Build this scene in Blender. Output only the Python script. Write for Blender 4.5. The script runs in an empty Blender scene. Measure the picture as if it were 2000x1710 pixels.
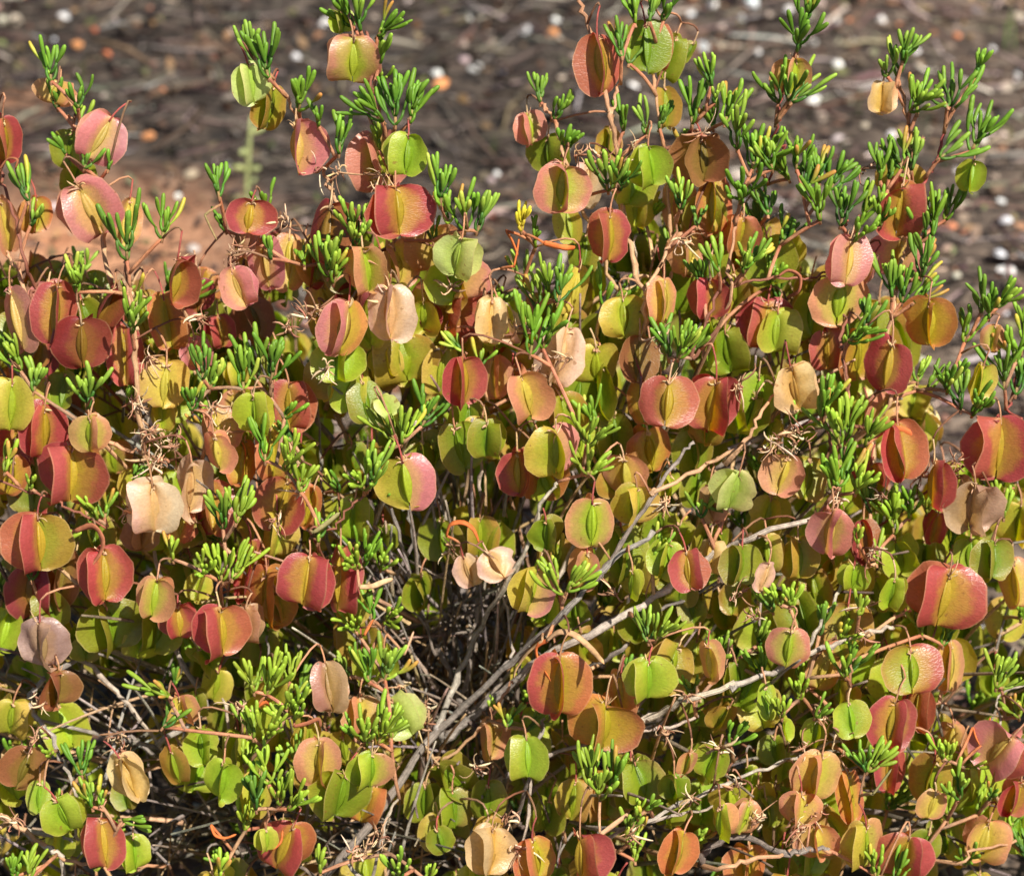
import bpy, math, random
import numpy as np
from mathutils import Vector, Matrix, Euler, noise as mnoise

R = math.radians
rnd = random.Random(11)
C = bpy.context.scene.collection
scene = bpy.context.scene

# ---------------------------------------------------------------- camera, light, exposure
PITCH = R(30.0)
LENS = 85.0
FOC = 1.06
AIM = Vector((0.0, 0.0, 0.30))
FWD = Vector((0, math.cos(PITCH), -math.sin(PITCH)))
UPV = Vector((0, math.sin(PITCH), math.cos(PITCH)))
CAM = AIM - FWD * FOC
cd = bpy.data.cameras.new('camera')
cam = bpy.data.objects.new('camera', cd)
C.objects.link(cam)
cam.location = CAM
cam.rotation_euler = (math.pi / 2 - PITCH, 0, 0)
cd.lens = LENS
cd.sensor_width = 36
cd.clip_start = 0.02
cd.clip_end = 500
cd.dof.use_dof = True
cd.dof.focus_distance = FOC - 0.05
cd.dof.aperture_fstop = 11.5
scene.camera = cam

SUN_EL = R(52)
SUN_AZ = R(38)                      # to the right of the viewer's back
sdir = Vector((math.sin(SUN_AZ) * math.cos(SUN_EL), -math.cos(SUN_AZ) * math.cos(SUN_EL), math.sin(SUN_EL)))
w = bpy.data.worlds.new("World")
scene.world = w
w.use_nodes = True
nt = w.node_tree
nt.nodes.clear()
sky = nt.nodes.new('ShaderNodeTexSky')
sky.sky_type = 'NISHITA'
sky.sun_disc = False
sky.sun_elevation = SUN_EL
sky.sun_rotation = math.pi - SUN_AZ
bg = nt.nodes.new('ShaderNodeBackground')
bg.inputs['Strength'].default_value = 0.05
wo = nt.nodes.new('ShaderNodeOutputWorld')
nt.links.new(sky.outputs[0], bg.inputs[0])
nt.links.new(bg.outputs[0], wo.inputs[0])
sl = bpy.data.lights.new('sun', 'SUN')
sl.energy = 5.0
sl.angle = R(0.53)
sl.color = (1.0, 0.94, 0.83)
so = bpy.data.objects.new('sun', sl)
C.objects.link(so)
so.rotation_euler = sdir.to_track_quat('Z', 'Y').to_euler()
so.location = (1, -1, 2)
scene.view_settings.view_transform = 'Standard'
scene.view_settings.look = 'None'
scene.view_settings.gamma = 1
scene.view_settings.use_curve_mapping = False
scene.view_settings.exposure = 0.72
scene.cycles.max_bounces = 8
scene.cycles.transmission_bounces = 6
scene.cycles.transparent_max_bounces = 8

# ---------------------------------------------------------------- from a point of the picture to the place
PX = 36.0 / LENS / 2000.0


def ray(px, py):
    return FWD + Vector((1, 0, 0)) * ((px - 1000) * PX) - UPV * ((py - 855) * PX)


def at(px, py, Y):
    d = ray(px, py)
    return CAM + d * ((Y - CAM.y) / d.y)


def on_ground(px, py, z=0.0):
    d = ray(px, py)
    return CAM + d * ((z - CAM.z) / d.z)


def depth_of(p):
    return (p - CAM).dot(FWD)


def project(p):
    v = p - CAM
    d = v.dot(FWD)
    return 1000 + v.x / d / PX, 855 - v.dot(UPV) / d / PX


def front(px, py):
    """how far the near surface of the shrub stands from the picture's plane of focus"""
    t = min(1.3, max(-0.1, (py - 150) / 1350))
    y = 0.055 - 0.15 * t
    y += 0.02 * abs((px - 900) / 1000) ** 2
    g = math.exp(-(((px - 870) / 170) ** 2 + ((py - 1280) / 270) ** 2))
    return y + 0.045 * g


# ---------------------------------------------------------------- mesh builder
class MB:
    def __init__(s):
        s.v = []; s.f = []; s.m = []; s.c1 = []; s.c2 = []; s.t = []

    def add(s, verts, faces, mat, c1, c2, t):
        o = len(s.v)
        s.v.extend(verts)
        s.f.extend([tuple(i + o for i in f) for f in faces])
        s.m.extend([mat] * len(faces))
        n = len(verts)
        s.c1.extend([c1] * n if not isinstance(c1, list) else c1)
        s.c2.extend([c2] * n if not isinstance(c2, list) else c2)
        s.t.extend(t)

    def join(s, other, M):
        o = len(s.v)
        s.v.extend([tuple(M @ Vector(p)) for p in other.v])
        s.f.extend([tuple(i + o for i in f) for f in other.f])
        s.m.extend(other.m); s.c1.extend(other.c1); s.c2.extend(other.c2); s.t.extend(other.t)

    def mesh(s, name, mats):
        me = bpy.data.meshes.new(name)
        me.from_pydata(s.v, [], s.f)
        for mt in mats:
            me.materials.append(mt)
        me.polygons.foreach_set('material_index', np.array(s.m, dtype=np.int32))
        me.polygons.foreach_set('use_smooth', np.ones(len(s.f), dtype=bool))
        for nm, data in (('ca', s.c1), ('cb', s.c2), ('tt', s.t)):
            a = me.attributes.new(nm, 'FLOAT_VECTOR', 'POINT')
            a.data.foreach_set('vector', np.array(data, dtype=np.float32).ravel())
        me.update()
        return me

    def build(s, name, mats, parent=None, kind=None, M=None):
        o = bpy.data.objects.new(name, s.mesh(name, mats))
        C.objects.link(o)
        if parent is not None:
            o.parent = parent
        if M is not None:
            o.matrix_local = M
        if kind:
            o['kind'] = kind
        return o


def frame_of(d):
    d = d.normalized()
    a = Vector((1, 0, 0)) if abs(d.x) < 0.8 else Vector((0, 1, 0))
    u = d.cross(a).normalized()
    return u, d.cross(u).normalized()


def tube(mb, pts, rad, n, mat, c1, c2=None, cap=True, phase=0.0, flat=1.0, knob=None):
    """swept tube through pts with one radius per point"""
    pts = [Vector(p) for p in pts]
    k = len(pts)
    V = []; F = []; T = []
    u = None
    for i, p in enumerate(pts):
        d = pts[min(i + 1, k - 1)] - pts[max(i - 1, 0)]
        if d.length < 1e-9:
            d = Vector((0, 0, 1))
        d.normalize()
        if u is None:
            u, w_ = frame_of(d)
        else:
            u = (u - d * u.dot(d))
            if u.length < 1e-6:
                u, w_ = frame_of(d)
            u.normalize()
        w_ = d.cross(u)
        for j in range(n):
            a = 2 * math.pi * j / n + phase
            q = p + (u * math.cos(a) + w_ * (math.sin(a) * flat)) * rad[i]
            V.append(tuple(q)); T.append((i / (k - 1), j / n, 0))
    for i in range(k - 1):
        for j in range(n):
            F.append((i * n + j, i * n + (j + 1) % n, (i + 1) * n + (j + 1) % n, (i + 1) * n + j))
    if cap:
        F.append(tuple(reversed(range(n))))
        F.append(tuple(range((k - 1) * n, k * n)))
    mb.add(V, F, mat, c1, c2 or c1, T)


def bez(a, b, c, n):
    return [a * (1 - t) ** 2 + b * (2 * t * (1 - t)) + c * t * t for t in [i / n for i in range(n + 1)]]


# ---------------------------------------------------------------- materials
def mat_new(name):
    m = bpy.data.materials.new(name)
    m.use_nodes = True
    n = m.node_tree.nodes
    n.clear()
    return m, n, m.node_tree.links


def nd(n, t, **kw):
    x = n.new(t)
    for k, v in kw.items():
        if k in ('operation', 'blend_type', 'data_type', 'feature', 'attribute_name', 'interpolation_type', 'distance', 'clamp'):
            setattr(x, k, v)
        else:
            x.inputs[k].default_value = v
    return x


def ramp(n, stops, interp='LINEAR'):
    r = n.new('ShaderNodeValToRGB')
    e = r.color_ramp.elements
    while len(e) > 1:
        e.remove(e[-1])
    e[0].position = stops[0][0]; e[0].color = (*stops[0][1], 1)
    for p, c in stops[1:]:
        q = e.new(p); q.color = (*c, 1)
    r.color_ramp.interpolation = interp
    return r


def g(v):
    return (v, v, v)


def wing_material():
    m, n, L = mat_new('papery_wing')
    ca = nd(n, 'ShaderNodeAttribute', attribute_name='ca')
    cb = nd(n, 'ShaderNodeAttribute', attribute_name='cb')
    tt = nd(n, 'ShaderNodeAttribute', attribute_name='tt')
    sep = nd(n, 'ShaderNodeSeparateXYZ'); L.new(tt.outputs['Vector'], sep.inputs[0])
    geo = n.new('ShaderNodeNewGeometry')
    # blotchy transition from the body colour to the rim colour
    n1 = nd(n, 'ShaderNodeTexNoise', Scale=170.0, Detail=4.0, Roughness=0.6); L.new(geo.outputs['Position'], n1.inputs['Vector'])
    n2 = nd(n, 'ShaderNodeTexNoise', Scale=620.0, Detail=3.0, Roughness=0.65); L.new(geo.outputs['Position'], n2.inputs['Vector'])
    a1 = nd(n, 'ShaderNodeMath', operation='MULTIPLY_ADD'); L.new(n1.outputs[0], a1.inputs[0]); a1.inputs[1].default_value = 0.55
    L.new(sep.outputs['X'], a1.inputs[2])
    r1 = ramp(n, [(0.2, g(0)), (0.62, g(0.5)), (1.08, g(1))], 'EASE')
    sub = nd(n, 'ShaderNodeMath', operation='ADD'); L.new(a1.outputs[0], sub.inputs[0]); 
    sub2 = nd(n, 'ShaderNodeMath', operation='MULTIPLY_ADD'); L.new(sep.outputs['Z'], sub2.inputs[0]); sub2.inputs[1].default_value = 0.0085; sub2.inputs[2].default_value = -0.30
    L.new(sub2.outputs[0], sub.inputs[1])
    L.new(sub.outputs[0], r1.inputs[0])
    mx = nd(n, 'ShaderNodeMixRGB'); L.new(r1.outputs[0], mx.inputs[0]); L.new(cb.outputs['Color'], mx.inputs[1]); L.new(ca.outputs['Color'], mx.inputs[2])
    # veins running outwards, fan-like
    cmb = n.new('ShaderNodeCombineXYZ')
    vx = nd(n, 'ShaderNodeMath', operation='MULTIPLY'); L.new(sep.outputs['Y'], vx.inputs[0]); vx.inputs[1].default_value = 30.0
    vy = nd(n, 'ShaderNodeMath', operation='MULTIPLY'); L.new(sep.outputs['X'], vy.inputs[0]); vy.inputs[1].default_value = 5.0
    L.new(vx.outputs[0], cmb.inputs[0]); L.new(vy.outputs[0], cmb.inputs[1]); L.new(sep.outputs['Z'], cmb.inputs[2])
    nw = nd(n, 'ShaderNodeTexNoise', Scale=1.3, Detail=2.0); L.new(cmb.outputs[0], nw.inputs['Vector'])
    addv = nd(n, 'ShaderNodeMixRGB', blend_type='ADD'); addv.inputs[0].default_value = 0.8
    L.new(cmb.outputs[0], addv.inputs[1]); L.new(nw.outputs['Color'], addv.inputs[2])
    vo = nd(n, 'ShaderNodeTexVoronoi', feature='DISTANCE_TO_EDGE', Scale=1.0); L.new(addv.outputs[0], vo.inputs['Vector'])
    vr = ramp(n, [(0.0, g(1)), (0.10, g(0.25)), (0.3, g(0))]); L.new(vo.outputs['Distance'], vr.inputs[0])
    dk = nd(n, 'ShaderNodeMixRGB', blend_type='MULTIPLY'); L.new(mx.outputs[0], dk.inputs[1]); dk.inputs[2].default_value = (0.76, 0.70, 0.62, 1)
    vf = nd(n, 'ShaderNodeMath', operation='MULTIPLY'); L.new(vr.outputs[0], vf.inputs[0]); vf.inputs[1].default_value = 0.32
    L.new(vf.outputs[0], dk.inputs[0])
    # fine mottling
    mr = ramp(n, [(0.3, (0.86, 0.84, 0.84)), (0.7, (1.1, 1.09, 1.08))]); L.new(n2.outputs[0], mr.inputs[0])
    mo = nd(n, 'ShaderNodeMixRGB', blend_type='MULTIPLY'); mo.inputs[0].default_value = 0.8
    L.new(dk.outputs[0], mo.inputs[1]); L.new(mr.outputs[0], mo.inputs[2])
    # pale edge and dark fungus specks
    er = ramp(n, [(0.945, g(0)), (0.985, g(1))]); L.new(sep.outputs['X'], er.inputs[0])
    ef = nd(n, 'ShaderNodeMath', operation='MULTIPLY'); L.new(er.outputs[0], ef.inputs[0]); ef.inputs[1].default_value = 0.3
    ed = nd(n, 'ShaderNodeMixRGB'); L.new(ef.outputs[0], ed.inputs[0]); L.new(mo.outputs[0], ed.inputs[1]); ed.inputs[2].default_value = (0.72, 0.50, 0.26, 1)
    n3 = nd(n, 'ShaderNodeTexNoise', Scale=330.0, Detail=2.0); L.new(geo.outputs['Position'], n3.inputs['Vector'])
    sr = ramp(n, [(0.70, g(0)), (0.74, g(1))]); L.new(n3.outputs[0], sr.inputs[0])
    sf = nd(n, 'ShaderNodeMath', operation='MULTIPLY'); L.new(sr.outputs[0], sf.inputs[0]); sf.inputs[1].default_value = 0.6
    sp = nd(n, 'ShaderNodeMixRGB'); L.new(sf.outputs[0], sp.inputs[0]); L.new(ed.outputs[0], sp.inputs[1]); sp.inputs[2].default_value = (0.30, 0.13, 0.04, 1)
    b = n.new('ShaderNodeBsdfPrincipled')
    L.new(sp.outputs[0], b.inputs['Base Color'])
    b.inputs['Roughness'].default_value = 0.38
    b.inputs['Specular IOR Level'].default_value = 0.75
    bs = nd(n, 'ShaderNodeMath', operation='MULTIPLY_ADD'); L.new(n2.outputs[0], bs.inputs[0]); bs.inputs[1].default_value = 0.35; L.new(vr.outputs[0], bs.inputs[2])
    bp = nd(n, 'ShaderNodeBump', Strength=0.3, Distance=0.00025); L.new(bs.outputs[0], bp.inputs['Height'])
    L.new(bp.outputs[0], b.inputs['Normal'])
    tr = n.new('ShaderNodeBsdfTranslucent')
    hs = nd(n, 'ShaderNodeHueSaturation', Saturation=1.15, Value=1.25); L.new(sp.outputs[0], hs.inputs['Color'])
    L.new(hs.outputs[0], tr.inputs['Color']); L.new(bp.outputs[0], tr.inputs['Normal'])
    ms = nd(n, 'ShaderNodeMixShader', Fac=0.44)
    L.new(b.outputs[0], ms.inputs[1]); L.new(tr.outputs[0], ms.inputs[2])
    o = n.new('ShaderNodeOutputMaterial'); L.new(ms.outputs[0], o.inputs[0])
    return m


def simple_attr(name, rough, spec, bump_scale, bump_dist, var=0.35, stripes=False, trans=0.0, vscale=300.0):
    m, n, L = mat_new(name)
    ca = nd(n, 'ShaderNodeAttribute', attribute_name='ca')
    cb = nd(n, 'ShaderNodeAttribute', attribute_name='cb')
    tt = nd(n, 'ShaderNodeAttribute', attribute_name='tt')
    sep = nd(n, 'ShaderNodeSeparateXYZ'); L.new(tt.outputs['Vector'], sep.inputs[0])
    geo = n.new('ShaderNodeNewGeometry')
    mx = nd(n, 'ShaderNodeMixRGB'); L.new(sep.outputs['X'], mx.inputs[0]); L.new(ca.outputs['Color'], mx.inputs[1]); L.new(cb.outputs['Color'], mx.inputs[2])
    n1 = nd(n, 'ShaderNodeTexNoise', Scale=vscale, Detail=4.0, Roughness=0.65)
    L.new(geo.outputs['Position'], n1.inputs['Vector'])
    lo, hi = 1 - var, 1 + var
    mr = ramp(n, [(0.3, g(lo)), (0.7, g(hi))]); L.new(n1.outputs[0], mr.inputs[0])
    mo = nd(n, 'ShaderNodeMixRGB', blend_type='MULTIPLY'); mo.inputs[0].default_value = 1
    L.new(mx.outputs[0], mo.inputs[1]); L.new(mr.outputs[0], mo.inputs[2])
    hsrc = None
    if stripes:
        cmb = n.new('ShaderNodeCombineXYZ')
        vx = nd(n, 'ShaderNodeMath', operation='MULTIPLY'); L.new(sep.outputs['Y'], vx.inputs[0]); vx.inputs[1].default_value = 14.0
        vy = nd(n, 'ShaderNodeMath', operation='MULTIPLY'); L.new(sep.outputs['X'], vy.inputs[0]); vy.inputs[1].default_value = 3.0
        L.new(vx.outputs[0], cmb.inputs[0]); L.new(vy.outputs[0], cmb.inputs[1])
        n2 = nd(n, 'ShaderNodeTexNoise', Scale=1.0, Detail=3.0, Roughness=0.7); L.new(cmb.outputs[0], n2.inputs['Vector'])
        sr = ramp(n, [(0.36, g(0.45)), (0.5, g(0.95)), (0.7, g(1.25))]); L.new(n2.outputs[0], sr.inputs[0])
        m2 = nd(n, 'ShaderNodeMixRGB', blend_type='MULTIPLY'); m2.inputs[0].default_value = 0.9
        L.new(mo.outputs[0], m2.inputs[1]); L.new(sr.outputs[0], m2.inputs[2])
        mo = m2
        hsrc = n2
    b = n.new('ShaderNodeBsdfPrincipled')
    L.new(mo.outputs[0], b.inputs['Base Color'])
    b.inputs['Roughness'].default_value = rough
    b.inputs['Specular IOR Level'].default_value = spec
    nb = nd(n, 'ShaderNodeTexNoise', Scale=bump_scale, Detail=4.0); L.new(geo.outputs['Position'], nb.inputs['Vector'])
    bp = nd(n, 'ShaderNodeBump', Strength=0.7, Distance=bump_dist)
    if hsrc:
        ad = nd(n, 'ShaderNodeMath', operation='MULTIPLY_ADD'); L.new(hsrc.outputs[0], ad.inputs[0]); ad.inputs[1].default_value = 2.0; L.new(nb.outputs[0], ad.inputs[2])
        L.new(ad.outputs[0], bp.inputs['Height'])
    else:
        L.new(nb.outputs[0], bp.inputs['Height'])
    L.new(bp.outputs[0], b.inputs['Normal'])
    out = b
    if trans:
        tr = n.new('ShaderNodeBsdfTranslucent'); L.new(mo.outputs[0], tr.inputs['Color'])
        ms = nd(n, 'ShaderNodeMixShader', Fac=trans)
        L.new(b.outputs[0], ms.inputs[1]); L.new(tr.outputs[0], ms.inputs[2]); out = ms
    o = n.new('ShaderNodeOutputMaterial'); L.new(out.outputs[0], o.inputs[0])
    return m


def soil_material():
    m, n, L = mat_new('soil_and_litter')
    geo = n.new('ShaderNodeNewGeometry')
    P = geo.outputs['Position']
    n1 = nd(n, 'ShaderNodeTexNoise', Scale=2.2, Detail=5.0, Roughness=0.6); L.new(P, n1.inputs['Vector'])
    n2 = nd(n, 'ShaderNodeTexNoise', Scale=45.0, Detail=6.0, Roughness=0.7); L.new(P, n2.inputs['Vector'])
    n3 = nd(n, 'ShaderNodeTexNoise', Scale=240.0, Detail=4.0, Roughness=0.7); L.new(P, n3.inputs['Vector'])
    base = ramp(n, [(0.38, (0.030, 0.021, 0.016)), (0.48, (0.10, 0.070, 0.052)), (0.58, (0.20, 0.148, 0.112)), (0.70, (0.36, 0.28, 0.22))]); L.new(n2.outputs[0], base.inputs[0])  # litter tones; the darkest patches are small shadows painted into the ground
    red = ramp(n, [(0.3, (0.26, 0.10, 0.045)), (0.6, (0.52, 0.26, 0.14)), (0.8, (0.60, 0.36, 0.22))]); L.new(n2.outputs[0], red.inputs[0])
    # bare red soil: one broad patch and smaller ones
    pc = on_ground(180, 480)
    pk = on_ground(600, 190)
    dst = nd(n, 'ShaderNodeVectorMath', operation='DISTANCE'); L.new(P, dst.inputs[0]); dst.inputs[1].default_value = pc
    pr = ramp(n, [(0.04, g(.95)), (0.19, g(0))]); L.new(dst.outputs['Value'], pr.inputs[0])
    nr = ramp(n, [(0.56, g(0)), (0.66, g(0.75))]); L.new(n1.outputs[0], nr.inputs[0])
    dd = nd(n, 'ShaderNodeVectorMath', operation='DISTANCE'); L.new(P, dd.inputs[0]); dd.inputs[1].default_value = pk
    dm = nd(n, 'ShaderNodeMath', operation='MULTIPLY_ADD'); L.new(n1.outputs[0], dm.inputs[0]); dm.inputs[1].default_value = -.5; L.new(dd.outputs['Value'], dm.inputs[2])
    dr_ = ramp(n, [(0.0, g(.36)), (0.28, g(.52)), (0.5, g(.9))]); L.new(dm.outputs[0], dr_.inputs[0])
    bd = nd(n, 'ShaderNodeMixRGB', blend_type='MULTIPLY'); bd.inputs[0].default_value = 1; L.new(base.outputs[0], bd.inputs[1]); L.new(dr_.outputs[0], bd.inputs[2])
    s = nd(n, 'ShaderNodeMath', operation='MAXIMUM'); L.new(pr.outputs[0], s.inputs[0]); L.new(nr.outputs[0], s.inputs[1])
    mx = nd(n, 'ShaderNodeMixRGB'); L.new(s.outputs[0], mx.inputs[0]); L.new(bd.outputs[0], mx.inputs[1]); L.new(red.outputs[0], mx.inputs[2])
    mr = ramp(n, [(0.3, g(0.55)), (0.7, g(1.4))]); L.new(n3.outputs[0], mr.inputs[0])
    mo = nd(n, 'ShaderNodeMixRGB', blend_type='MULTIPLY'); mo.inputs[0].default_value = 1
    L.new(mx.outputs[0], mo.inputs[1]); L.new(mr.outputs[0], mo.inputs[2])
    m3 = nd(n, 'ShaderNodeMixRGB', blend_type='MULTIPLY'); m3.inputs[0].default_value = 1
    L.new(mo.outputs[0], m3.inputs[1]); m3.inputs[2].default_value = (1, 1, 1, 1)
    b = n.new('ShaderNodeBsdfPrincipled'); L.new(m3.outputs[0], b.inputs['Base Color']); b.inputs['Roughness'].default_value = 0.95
    bp = nd(n, 'ShaderNodeBump', Strength=1.0, Distance=0.006); L.new(n2.outputs[0], bp.inputs['Height']); L.new(bp.outputs[0], b.inputs['Normal'])
    o = n.new('ShaderNodeOutputMaterial'); L.new(b.outputs[0], o.inputs[0])
    return m


M_WING = wing_material()
M_STEM = simple_attr('stem', 0.6, 0.3, 900, 0.0003, 0.25, stripes=True)
M_LEAF = simple_attr('fleshy_leaf', 0.5, 0.36, 900, 0.00015, 0.22, trans=0.16, vscale=450.0)
M_BARK = simple_attr('bark', 0.85, 0.2, 500, 0.0009, 0.4, stripes=True)
M_DRY = simple_attr('dry_remains', 0.75, 0.25, 700, 0.0003, 0.3, trans=0.15)
M_SOIL = soil_material()
M_STONE = simple_attr('quartz', 0.55, 0.4, 200, 0.002, 0.18, vscale=120)
M_GRAVEL = simple_attr('gravel_stone', 0.85, 0.3, 200, 0.002, 0.3, vscale=150)
M_LITTER = simple_attr('dead_twigs', 0.85, 0.2, 400, 0.001, 0.4, vscale=200)
FRUIT_MATS = [M_WING, M_STEM, M_DRY]
SPRIG_MATS = [M_LEAF, M_STEM]

# ---------------------------------------------------------------- the ground
gx = []
N = 150
for i in range(-N, N + 1):
    t = i / N
    gx.append(1.9 * t + 58 * t ** 9)


def ground_z(x, y):
    if abs(x) > 4 or y > 7 or y < -4:
        return 0.0
    v = mnoise.noise(Vector((x * 3.1, y * 3.1, 0))) * 0.018 + mnoise.noise(Vector((x * 14, y * 14, 3))) * 0.006 + mnoise.noise(Vector((x * 55, y * 55, 7))) * 0.0022
    return v - 0.004


vs = [(x, y + 1.0, ground_z(x, y + 1.0)) for y in gx for x in gx]
n_ = len(gx)
fs = [(j * n_ + i, j * n_ + i + 1, (j + 1) * n_ + i + 1, (j + 1) * n_ + i) for j in range(n_ - 1) for i in range(n_ - 1)]
me = bpy.data.meshes.new('ground')
me.from_pydata(vs, [], fs)
me.materials.append(M_SOIL)
me.polygons.foreach_set('use_smooth', np.ones(len(fs), dtype=bool))
gob = bpy.data.objects.new('ground', me)
gob['kind'] = 'structure'
C.objects.link(gob)


def lin(c):
    return tuple(((x / 255) / 12.92 if x / 255 <= 0.04045 else ((x / 255 + 0.055) / 1.055) ** 2.4) for x in c)


def jit(c, a, r=rnd):
    k = 1 + r.uniform(-a, a)
    return tuple(max(0.0, x * k * (1 + r.uniform(-a, a) * 0.4)) for x in c)


def rock(mb, p, s, mat, col, r, flat=0.65):
    # uneven lump, 3 rings
    n = 7
    V = []; T = []
    ax = Vector((r.uniform(.8, 1.3), r.uniform(.7, 1.1), flat * r.uniform(.8, 1.2)))
    rot = Euler((r.uniform(-.4, .4), r.uniform(-.4, .4), r.uniform(0, 6.28))).to_matrix()
    for k, (zz, rr) in enumerate([(-0.8, .45), (-0.25, .95), (0.35, .9), (0.8, .48)]):
        for j in range(n):
            a = 2 * math.pi * (j + .5 * k) / n
            q = Vector((math.cos(a) * rr, math.sin(a) * rr, zz)) * (1 + r.uniform(-.16, .16))
            q = Vector((q.x * ax.x, q.y * ax.y, q.z * ax.z)) * (s / 2)
            V.append(tuple(p + rot @ q)); T.append((r.random(), 0, 0))
    F = [tuple(reversed(range(n))), tuple(range(3 * n, 4 * n))]
    for k in range(3):
        for j in range(n):
            a, b = k * n + j, k * n + (j + 1) % n
            F.append((a, b, b + n, a + n))
    mb.add(V, F, mat, col, jit(col, .15, r), T)


# loose cover of the ground: dead twigs, gravel, flakes
lr = random.Random(5)
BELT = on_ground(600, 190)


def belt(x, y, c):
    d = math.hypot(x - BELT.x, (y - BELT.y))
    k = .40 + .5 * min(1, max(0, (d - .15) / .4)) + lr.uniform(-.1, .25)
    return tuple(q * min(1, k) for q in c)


mbS = MB(); mbG = MB(); mbF = MB()
stick_cols = [lin(c) for c in ((196, 184, 176), (40, 32, 30), (52, 42, 40), (150, 138, 128), (118, 102, 92), (90, 74, 66), (64, 52, 46), (128, 106, 92), (176, 162, 146), (72, 58, 54), (102, 84, 80))]
for i in range(800):
    x = lr.uniform(-0.8, 0.8); y = lr.uniform(0.5, 2.3)
    if (Vector((x, y, 0)) - on_ground(180, 470)).length < 0.2:
        continue
    l = lr.uniform(0.02, 0.08)
    a = lr.gauss(0, 1.1)
    z = ground_z(x, y) + lr.uniform(0.004, 0.02)
    d = Vector((math.cos(a), math.sin(a), lr.gauss(0, .18)))
    p = Vector((x, y, z)); bn = Vector((lr.gauss(0, .1), lr.gauss(0, .1), lr.uniform(0, .12))) * l
    r0 = lr.uniform(.001, .0026)
    col = belt(x, y, jit(lr.choice(stick_cols), .35, lr))
    tube(mbS, [p - d * l / 2, p + bn, p + d * l / 2], [r0, r0 * .9, r0 * .6], 5, 0, col, jit(col, .2, lr))
NS = 10000
for i in range(NS):
    x = lr.uniform(-0.85, 0.85); y = lr.uniform(-0.45, 2.3)
    if lr.random() < 0.15:
        x = lr.uniform(-2, 2); y = lr.uniform(-1, 4)
    if (Vector((x, y, 0)) - on_ground(180, 470)).length < 0.16 and lr.random() < 0.85:
        continue
    l = lr.uniform(0.012, 0.07) * (1 + (lr.random() < .08) * 1.3)
    a = lr.gauss(0, .8)
    z = ground_z(x, y) + lr.uniform(0.000, 0.014)
    d = Vector((math.cos(a), math.sin(a) * .9, lr.gauss(0, .13)))
    p = Vector((x, y, z)); bn = Vector((lr.gauss(0, .12), lr.gauss(0, .12), lr.gauss(0, .06))) * l
    r0 = lr.uniform(.0004, .0018) * (1 + 1.2 * (lr.random() < .06))
    col = belt(x, y, jit(lr.choice(stick_cols), .3, lr))
    tube(mbS, [p - d * l / 2, p + bn, p + d * l / 2 + bn * .3], [r0, r0 * .9, r0 * .5], 4, 0, col, jit(col, .2, lr))
mbS.build('dead_twig_litter', [M_LITTER], kind='stuff')
grav_cols = [lin(c) for c in ((200, 188, 178), (60, 50, 46), (120, 100, 88), (150, 128, 112), (100, 80, 70), (180, 165, 150), (140, 100, 82), (86, 72, 66), (130, 122, 112))]
for i in range(4800):
    x = lr.uniform(-0.8, 0.8); y = lr.uniform(-0.3, 2.3)
    if x < -0.0 and lr.random() < .35 and y > 1.2:
        continue
    s = 0.004 + 0.014 * lr.random() ** 3
    rock(mbG, Vector((x, y, ground_z(x, y) + s * .2)), s, 0, belt(x, y, jit(lr.choice(grav_cols), .3, lr)), lr)
mbG.build('gravel', [M_GRAVEL], kind='stuff')
flake_cols = [lin(c) for c in ((128, 104, 88), (96, 76, 66), (160, 134, 106), (74, 58, 52), (140, 128, 100), (110, 112, 76), (170, 128, 96))]
for i in range(7000):
    x = lr.uniform(-0.8, 0.8); y = lr.uniform(-0.3, 2.3)
    s = lr.uniform(.003, .012)
    p = Vector((x, y, ground_z(x, y) + lr.uniform(0.001, .008)))
    rot = Euler((lr.gauss(0, .6), lr.gauss(0, .6), lr.uniform(0, 6.28))).to_matrix()
    q = [Vector((-1, 0, 0)), Vector((0, -.5, .25)), Vector((1, 0, -.1)), Vector((0.1, .5, .3))]
    col = belt(x, y, jit(lr.choice(flake_cols), .3, lr))
    mbF.add([tuple(p + rot @ (v * s * .8)) for v in q], [(0, 1, 3), (1, 2, 3)], 0, col, col, [(0, 0, 0)] * 4)
mbF.build('leaf_litter', [M_DRY], kind='stuff')

# single stones that stand out of the litter
STONES = """125 35 30 w|105 72 16 w|1085 27 27 w|1030 52 28 w|1235 172 27 w|1246 189 16 w|1170 218 22 w|1468 8 40 w|1392 8 26 w|
1450 40 22 w|1372 95 34 w|1630 32 27 w|1722 30 24 w|1636 130 22 w|1587 82 20 w|1940 78 18 w|1912 214 24 w|1984 298 30 w|1956 392 24 w|
1964 432 30 w|1952 508 34 w|1962 552 40 w|1742 268 22 w|1592 290 30 w|1586 212 30 w|928 140 30 w|980 142 24 w|852 145 24 w|636 50 30 w|
578 116 25 w|916 25 20 w|970 328 18 w|1672 752 26 w|1812 800 34 w|1868 318 16 w|346 372 18 w|1665 66 18 w|1540 20 22 w|1790 95 18 w|
290 268 30 o|186 52 18 o|152 95 30 o|207 116 30 o|860 170 46 o|1078 62 30 o|1660 30 18 o|1870 60 20 o|1860 440 20 o|318 180 18 o|
1500 35 26 t|1410 60 30 t|1600 235 40 t|1965 165 40 t|905 95 30 t|1320 120 20 t|1120 110 24 t|1690 255 26 t|1755 160 18 t|660 90 26 t|
730 30 24 t|1945 330 24 t|1890 520 22 t|1870 400 22 t|30 40 30 t|450 60 22 t|1910 130 24 w|1480 110 20 w|1350 30 18 w|1700 100 16 t|
1990 20 30 t|1830 30 24 t|1600 10 30 t|1760 40 22 o|1560 130 22 t|1100 150 24 t|960 80 22 t|1990 120 18 w|1920 260 18 w|1960 620 24 w"""
sr = random.Random(3)
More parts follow.
